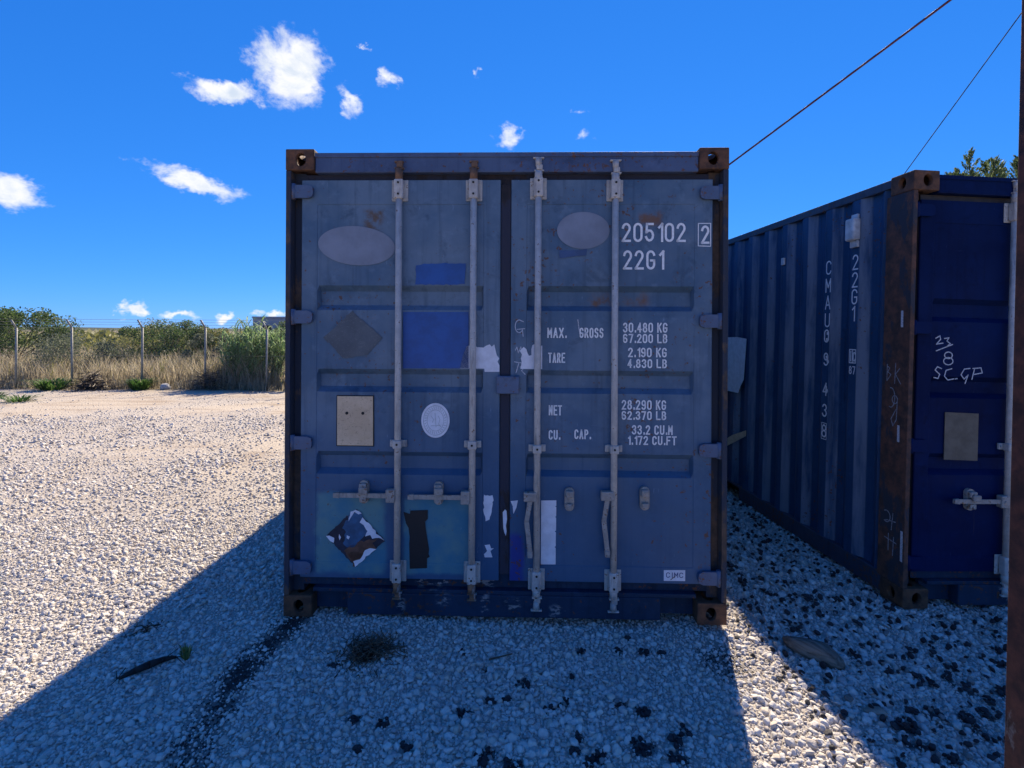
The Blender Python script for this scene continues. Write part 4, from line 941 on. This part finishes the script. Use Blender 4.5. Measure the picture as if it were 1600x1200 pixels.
def bush(name, cat, label, x, y, rx, rz, h0, n, mat, leaf=.07, clumps=26, group=None, cone=False, seed=0):
    """h0: height of the crown's middle"""
    rg = np.random.default_rng(seed + 100); z0 = float(ground_z(x, y)); root = tag(empty(name, (x, y, z0)), label, cat, group)
    C = rg.normal(0, 1, (clumps, 3)); C /= np.linalg.norm(C, axis=1)[:, None]; C *= (rg.uniform(.35, 1, clumps) ** .6)[:, None]
    if cone:
        tz = rg.uniform(-1, 1, clumps); rad = (1 - (tz + 1) / 2) ** .8 * .9 + .04; an = rg.uniform(0, 6.28, clumps); C = np.stack([np.cos(an) * rad, np.sin(an) * rad, tz], 1)
    C = C * np.array([rx, rx, rz]) + np.array([0, 0, h0]); C[:, 2] = np.maximum(C[:, 2], .15)
    q = rg.integers(0, clumps, n); sp = rg.uniform(.10, .24, clumps)
    nn = rg.normal(0, 1, (n, 3)); nn *= np.minimum(1, 1.7 / np.maximum(.01, np.linalg.norm(nn, axis=1)))[:, None]
    pos = C[q] + nn * (sp[q] * min(rx, 1.3) * (.55 if cone else 1))[:, None] * np.array([1, 1, 1.5 if cone else .8])
    pos = pos[pos[:, 2] > .02]
    V, F = cards(pos, leaf, leaf * (.28 if cone else .5), .8 if cone else .3)
    link('crown', npmesh('crown', V, F), mat, root)
    B = MB(); top = (0, 0, h0 + rz * (.6 if cone else 0)); B.tube((0, 0, -.05), (0, 0, max(.2, h0 * .55)), .05 * max(rx, .6), .035 * max(rx, .6), n=8)
    if cone: B.tube((0, 0, h0 * .55), top, .03, .008, n=6)
    for k in range(min(clumps, 14)): B.tube((0, 0, h0 * (.25 + .02 * k)), tuple(C[k]), .02, .006, n=5)
    B.build('trunk', BARK, root); return root
bush('tree', 'tree', 'dark green rounded tree at the left edge, behind the fence', -16.75, 17.5, 1.45, .74, 1.45, 14000, LM['dark'], .085, 44, seed=1)
bush('bush', 'bush', 'grey green low scrub just right of the rounded tree, behind the fence', -13.3, 16.0, 1.2, .55, .85, 8000, LM['grey'], .06, 26, seed=2)
bush('bush', 'bush', 'olive yellow bush between the grey scrub and the dark bush', -13.4, 19.5, 1.1, .65, 1.05, 7000, LM['olive'], .07, 24, seed=3)
bush('bush', 'bush', 'dark green bush, widest of those behind the fence', -12.1, 18.2, 1.45, .85, 1.05, 12000, LM['dark'], .075, 36, seed=4)
bush('bush', 'bush', 'small olive bush between the wide dark bush and the reeds', -10.6, 18.6, .9, .55, 1.05, 5500, LM['olive'], .07, 20, seed=5)
bush('bush', 'bush', 'grey green round shrub left of the reeds, in the dry grass', -9.5, 16.2, .65, .5, .95, 4500, LM['grey'], .06, 16, seed=6)
bush('bush', 'bush', 'dark bush behind the reeds beside the numbered container', -9.6, 21.5, 1.0, .7, 1.15, 6000, LM['dark'], .08, 20, seed=7)
bush('bush', 'bush', 'yellowish far bush low on the horizon, between the tree and the dark bush', -17.5, 25, 2.0, .5, .75, 6000, LM['olive'], .09, 26, seed=8)
bush('bush', 'bush', 'pale shrub right of the reeds, against the numbered container', -5.9, 14.9, .55, .75, .85, 4500, LM['reed'], .10, 16, seed=9)
def reeds(x, y, n, hgt, rad):
    z0 = float(ground_z(x, y)); root = tag(empty('reed_clump', (x, y, z0)), 'tall clump of green reeds behind the fence, next to the numbered container', 'reeds')
    V, F = [], []; S = MB(); rg = random.Random(3)
    for k in range(n):
        a, q = rg.uniform(0, 6.28), rad * math.sqrt(rg.random()); bx_, by_ = q * math.cos(a), q * math.sin(a) * .7
        h = hgt * rg.uniform(.55, 1.0) * (1 - .25 * (q / rad) ** 2); lx_, ly_ = bx_ * .25 + rg.gauss(0, .06), by_ * .25 + rg.gauss(0, .06)
        S.tube((bx_, by_, 0), (bx_ + lx_, by_ + ly_, h * .93), .009, .004, n=5, cap=False)
        for j in range(15):
            f = .18 + .82 * j / 15 + rg.uniform(-.02, .02); p = Vector((bx_ + lx_ * f, by_ + ly_ * f, h * f * .93)); an = rg.uniform(0, 6.28); d = Vector((math.cos(an), math.sin(an), 0)); L_ = rg.uniform(.28, .52); w = rg.uniform(.012, .024)
            sd = Vector((-d.y, d.x, 0)); pr = [(0, 0, .5), (.33, .30, 1), (.68, .42, .75), (1, .30, .04)]; i0 = len(V)
            for s_, zz, ww in pr:
                c = p + d * L_ * s_ * .72 + Vector((0, 0, L_ * zz * (1.3 if f > .8 else 1.0))); V += [tuple(c + sd * w * ww), tuple(c - sd * w * ww)]
            for m in range(3): F.append((i0 + 2 * m, i0 + 2 * m + 1, i0 + 2 * m + 3, i0 + 2 * m + 2))
    link('leaves', mesh('leaves', V, F), LM['reed'], root); S.build('stems', LM['olive'], root)
reeds(-7.25, 14.6, 150, 2.1, .70)
# dry grass strip, one mass
def blades(n, x0, x1, y0, y1, h0, h1, wid, lean=.25, clump=.6):
    x = RNG.uniform(x0, x1, n); y = y0 + (y1 - y0) * RNG.uniform(0, 1, n) ** 1.3
    k = vnoise(x, y, 1.3, 61) * .6 + vnoise(x, y, 4, 62) * .4; m = k > RNG.uniform(0, clump, n); x, y, k = x[m], y[m], k[m]; n = len(x)
    h = RNG.uniform(h0, h1, n) * (.5 + k); z = ground_z(x, y); a = RNG.uniform(0, 6.28, n); d = np.stack([np.cos(a), np.sin(a)], 1); lx_ = RNG.normal(0, lean, (n, 2)) * h[:, None]
    b = np.stack([x, y, z - .02], 1); w = wid * RNG.uniform(.6, 1.4, n)
    s = np.concatenate([d * w[:, None], np.zeros((n, 1))], 1); mid = b + np.concatenate([lx_ * .35, (h * .6)[:, None]], 1); top = b + np.concatenate([lx_, h[:, None]], 1)
    V = np.stack([b - s, b + s, mid + s * .7, mid - s * .7, top + s * .15, top - s * .15], 1).reshape(-1, 3); o = np.arange(n)[:, None] * 6
    return V, np.concatenate([o + np.array([[0, 1, 2, 3]]), o + np.array([[3, 2, 4, 5]])])
V1, F1 = blades(22000, -21, -4, 14.0, 17.5, .35, .85, .009); V2, F2 = blades(9000, -30, -4, 17.5, 26, .4, .9, .016); V3, F3 = blades(4000, -20, -4, 13.6, 14.1, .08, .35, .008)
V4, F4 = blades(9000, -4, 9, 14.0, 18, .35, .85, .012)
VV, FF, o_ = [], [], 0
for V, F in ((V1, F1), (V2, F2), (V3, F3), (V4, F4)): VV.append(V); FF.append(F + o_); o_ += len(V)
tag(link('dry_grass', npmesh('dry_grass', np.concatenate(VV), np.concatenate(FF)), LM['dry']), kind='stuff')
V, F = blades(5000, -21, -4.5, 14.2, 17.5, .3, .8, .012, .3, .9); tag(link('green_weeds', npmesh('green_weeds', V, F), LM['olive']), kind='stuff')
# far scrub reads as one mass
n = 26000; x = RNG.uniform(-75, 60, n); y = RNG.uniform(34, 62, n); hgt = .7 + .8 * vnoise(x, y, .25, 71); P_ = np.stack([x, y, RNG.uniform(0, 1, n) * hgt], 1)
V, F = cards(P_, .45, .3, .2); tag(link('far_scrub', npmesh('far_scrub', V, F), LM['olive']), kind='stuff')
hill = []
hx = np.linspace(-420, 260, 60); hh = 1.2 + 1.3 * vnoise(hx, hx * 0, .012, 81)
Vh = [(a, 330, -1) for a in hx] + [(a, 345, b) for a, b in zip(hx, hh)] + [(a, 420, b * .8) for a, b in zip(hx, hh)]; n = len(hx)
tag(link('hill', mesh('hill', Vh, [(k, k + 1, n + k + 1, n + k) for k in range(n - 1)] + [(n + k, n + k + 1, 2 * n + k + 1, 2 * n + k) for k in range(n - 1)], True), plain('scrubby_hill', (.05, .065, .035), .9, .4, .2, 0)), kind='structure')
# weeds along the fence foot
def weed(name, cat, label, x, y, n, h, r, mat, w=.012, lean=.6, group=None, seed=0):
    rg = np.random.default_rng(seed); V, F = [], []; z0 = float(ground_z(x, y))
    for k in range(n):
        a = rg.uniform(0, 6.28); q = r * .45 * math.sqrt(rg.uniform()); b = Vector((q * math.cos(a), q * math.sin(a), -.005)); d = Vector((math.cos(a), math.sin(a), 0)); hh_ = h * rg.uniform(.4, 1); L_ = r * rg.uniform(.2, lean * 1.6); s = Vector((-d.y, d.x, 0)) * w * rg.uniform(.5, 1.2); i0 = len(V)
        for f, ww in ((0, .5), (.5, 1), (1, .1)):
            c = b + d * L_ * f + Vector((0, 0, hh_ * math.sin(f * 1.9) / math.sin(1.57))); V += [tuple(c + s * ww), tuple(c - s * ww)]
        F += [(i0, i0 + 1, i0 + 3, i0 + 2), (i0 + 2, i0 + 3, i0 + 5, i0 + 4)]
    o = link(name, mesh(name, V, F), mat); o.location = (x, y, z0); return tag(o, label, cat, group)
weed('weed', 'weed', 'low green weed patch at the foot of the second fence post', -11.95, 13.5, 240, .32, .55, LM['green'], .02, seed=1)
weed('weed', 'weed', 'green weed at the fence foot left of the pale rock', -9.7, 13.55, 200, .35, .4, LM['green'], .02, seed=2)
weed('weed', 'weed', 'small green weed growing alone in the open gravel at far left', -10.55, 11.1, 130, .16, .4, LM['green'], .012, seed=3)
weed('weed', 'weed', 'green weed tuft cut by the left frame edge, on the far gravel', -11.6, 11.6, 110, .16, .35, LM['green'], .012, seed=4)
weed('weed', 'weed', 'little green seedling in the shaded gravel, by the black stick', -1.575, 2.52, 26, .09, .04, LM['olive'], .006, .5, seed=8)
def tangle(name, cat, label, x, y, n, r, h, mat, w=.003, seed=0):
    rg = np.random.default_rng(seed); V, F = [], []; z0 = float(ground_z(x, y))
    for k in range(n):
        a = rg.uniform(0, 6.28); q = r * abs(rg.normal(0, .45)); p = Vector((q * math.cos(a), q * math.sin(a) * .8, h * rg.uniform(.05, 1) * max(.15, 1 - q / r)))
        d = Vector(rg.normal(0, 1, 3) * np.array([1, 1, .35])).normalized(); L_ = r * rg.uniform(.15, .5); i0 = len(V); ww = w * rg.uniform(.5, 1.3)
        for m in range(4):
            s_ = Vector((-d.y, d.x, 0)).normalized() * ww if abs(d.z) < .95 else Vector((ww, 0, 0)); u = Vector((0, 0, ww))
            V += [tuple(p + s_ - u * .5), tuple(p - s_ - u * .5), tuple(p + u)]; p = p + d * L_ / 3; p.z = max(.004, p.z); d = (d + Vector(rg.normal(0, .45, 3) * np.array([1, 1, .5]))).normalized()
        for m in range(3):
            o = i0 + 3 * m
            for e in range(3): F.append((o + e, o + (e + 1) % 3, o + 3 + (e + 1) % 3, o + 3 + e))
    ob = link(name, mesh(name, V, F), mat); ob.location = (x, y, z0); return tag(ob, label, cat)
tangle('brush_pile', 'brush pile', 'brown heap of dead twigs at the fence foot', -10.95, 13.5, 420, .62, .48, LM['brown'], .008, 5)
tangle('brush_pile', 'brush pile', 'dark leafless twigs at the fence foot left of the reeds', -8.0, 13.7, 260, .72, .50, LM['brown'], .006, 6)
tangle('dead_plant', 'dead plant', 'dark dried out plant lying in front of the numbered container', -.695, 2.57, 420, .19, .06, LM['brown'], .0026, 7)
tangle('weed', 'weed', 'flat brown weed remains in the shaded gravel, beyond the black stick', -1.95, 2.78, 90, .12, .02, LM['tuft'], .002, 9)
# trees over the neighbouring container
def tips_tree(label, x, y, tips, seed):
    """tree whose crown runs up into several feathery leaders: tips = (dx, height, radius)"""
    rg = np.random.default_rng(seed); z0 = float(ground_z(x, y)); root = tag(empty('tree', (x, y, z0)), label, 'tree', 'trees behind the containers'); PV = []; DV = []; B = MB()
    B.tube((0, 0, -.1), (0, 0, 3.2), .11, .06, n=8)
    for dx, h, r in tips:
        dy = rg.normal(0, .35); B.tube((0, 0, 2.2), (dx, dy, 3.2), .05, .03, n=6); B.tube((dx, dy, 3.2), (dx, dy, h - .03), .03, .006, n=6)
        for k in range(70):                                     # feathery branchlets sweeping up round the leader
            f = k / 70; z = 2.4 + (h - 2.4) * f ** .8; L_ = r * (1 - f) ** .55 * rg.uniform(.45, 1.25) + .05; a = rg.uniform(0, 6.283); m = 42; u = rg.uniform(0, 1, m)
            p = np.stack([dx + np.cos(a) * L_ * u, dy + np.sin(a) * L_ * u, z + L_ * (.35 * u + .75 * u * u)], 1) + rg.normal(0, .022, (m, 3)) * (1.3 - u)[:, None]
            PV.append(p); DV.append(np.tile(np.array([[np.cos(a) * .6, np.sin(a) * .6, .9]]), (m, 1)))
        top = np.array([dx, dy, h]) + np.stack([rg.normal(0, .018, 60), rg.normal(0, .018, 60), -rg.uniform(0, .4, 60)], 1); PV.append(top); DV.append(np.tile(np.array([[0, 0, 1.]]), (60, 1)))
    V, F = cards(np.concatenate(PV), .085, .02, 0, np.concatenate(DV)); link('crown', npmesh('crown', V, F), LM['pine'], root); B.build('trunk', BARK, root); return root
tips_tree('feathery tree showing over the neighbouring container, with the tallest tip', 11.1, 12.6, [(-.40, 5.52, .42), (-.22, 5.50, .42), (-.06, 5.98, .50), (.06, 5.66, .46), (.20, 5.66, .48), (.36, 5.52, .46), (.48, 5.56, .42), (-.60, 5.30, .4)], 31)
tips_tree('feathery tree showing over the neighbouring container, between the tallest tip and the rusty post', 11.85, 12.9, [(-.20, 5.66, .44), (-.05, 5.84, .44), (.12, 5.94, .42), (.28, 5.6, .44), (-.36, 5.55, .42), (.45, 5.4, .4)], 32)
tips_tree('feathery tree right of the rusty post, cut by the frame', 13.1, 13.4, [(-.35, 5.9, .40), (-.15, 6.05, .42), (.1, 6.2, .40), (.35, 5.9, .4), (.6, 5.8, .4)], 33)

# ------------------------------------------------------------------ far building
b = tag(empty('building', (-50, 100, 0)), 'plain grey flat roofed building far off behind the reeds', 'building')
WALL = plain('grey_wall', (.34, .35, .38), .8, .12, .8, 0); MB().box(0, 22, 0, 12, -.5, 3.7).build('wall', WALL, b); MB().box(-.15, 22.15, -.15, 12.15, 3.701, 3.98).build('roof', plain('grey_parapet', (.38, .39, .42), .8, .1, .5, 0), b)
B = MB()
for k in range(5): B.box(2 + k * 4, 3.6 + k * 4, -.06, -.002, .9, 2.3)
B.build('windows', M['dark'], b)

# ------------------------------------------------------------------ loose things on the gravel
def lump(name, label, cat, loc, size, rot, mat, seed):
    rg = random.Random(seed); bm = bmesh.new(); bmesh.ops.create_icosphere(bm, subdivisions=3, radius=1)
    ax = [(Vector((rg.gauss(0, 1), rg.gauss(0, 1), rg.gauss(0, 1))).normalized(), rg.uniform(.6, .9)) for _ in range(9)]
    for v in bm.verts:
        p = v.co.normalized(); r = 1
        for a, d in ax:
            k = p.dot(a)
            if k > d: r = min(r, d / k)
        v.co = Vector((p.x * r * size[0], p.y * r * size[1], p.z * r * size[2])) * rg.uniform(.98, 1.02)
    for f in bm.faces: f.smooth = True
    me = bpy.data.meshes.new(name); bm.to_mesh(me); bm.free(); o = link(name, me, mat); o.location = loc; o.rotation_euler = rot; return tag(o, label, cat)
gzf = lambda x, y: float(ground_z(x, y))
def wood_mat(t, b_):
    o = t.obj(); n = t.noise(t.scaled(o, (3, 40, 40)), 1, 5, .6, .4); c = t.mix(t.ss(n, .35, .65), (.06, .048, .036), (.22, .18, .135)); t.put(b_.inputs['Base Color'], c); b_.inputs['Roughness'].default_value = .85; t.put(b_.inputs['Normal'], t.bump(n, .8, .01))
WOODM = material('weathered_grey_wood', wood_mat)
lump('wood_chunk', 'weathered grey chunk of wood lying on the gravel between the two containers', 'wood', (1.515, 2.60, gzf(1.515, 2.6) + .022), (.15, .078, .062), (.05, .04, R(-57)), WOODM, 4)
lump('rock', 'pale rock lying at the fence foot right of the green weed', 'rock', (-9.08, 13.6, .06), (.15, .13, .12), (0, 0, .4), plain('pale_rock', (.40, .39, .36), .85, .25, 9, .4), 5)
lump('stone', 'flat tan stone lying on the shaded gravel in front of the dark blue container', 'stone', (1.56, 2.20, gzf(1.56, 2.2) + .01), (.055, .032, .018), (0, 0, R(-20)), plain('tan_stone', (.30, .24, .18), .85, .2, 20, .2), 6)
rg = random.Random(9)
B = MB(); pts = [Vector((-1.79, 2.36, 0)), Vector((-1.74, 2.405, .012)), Vector((-1.70, 2.44, .016)), Vector((-1.66, 2.485, .014)), Vector((-1.62, 2.515, .006))]
base = Vector((-1.70, 2.44, gzf(-1.7, 2.44) + .012)); pts = [p - Vector((-1.70, 2.44, 0)) for p in pts]
for a, c, r0, r1 in zip(pts[:-1], pts[1:], (.006, .014, .018, .013), (.014, .018, .013, .006)): B.tube(a, c, r0, r1, n=8)
for k in range(14):
    p = pts[rg.randrange(5)]; B.tube(p, p + Vector((rg.gauss(0, .04), rg.gauss(0, .03), rg.uniform(.0, .03))), .003, .001, n=4)
st = B.build('stick', plain('blackened_wood', (.012, .010, .010), .8, .4, 30, .3), None, base); tag(st, 'charred black stick lying across the shaded gravel', 'stick')
for k, (x, y, ln, an) in enumerate(((.93 * .62, 2.83 * .86, .06, .3),)):
    B = MB(); B.tube((-ln, 0, 0), (ln, .01, .004), .004, .003, n=6); o = B.build('twig', LM['brown'], None, (-.045, 2.54, gzf(-.045, 2.54) + .02), (0, 0, .25)); tag(o, 'thin brown twig on the gravel just in front of the container doors', 'twig')
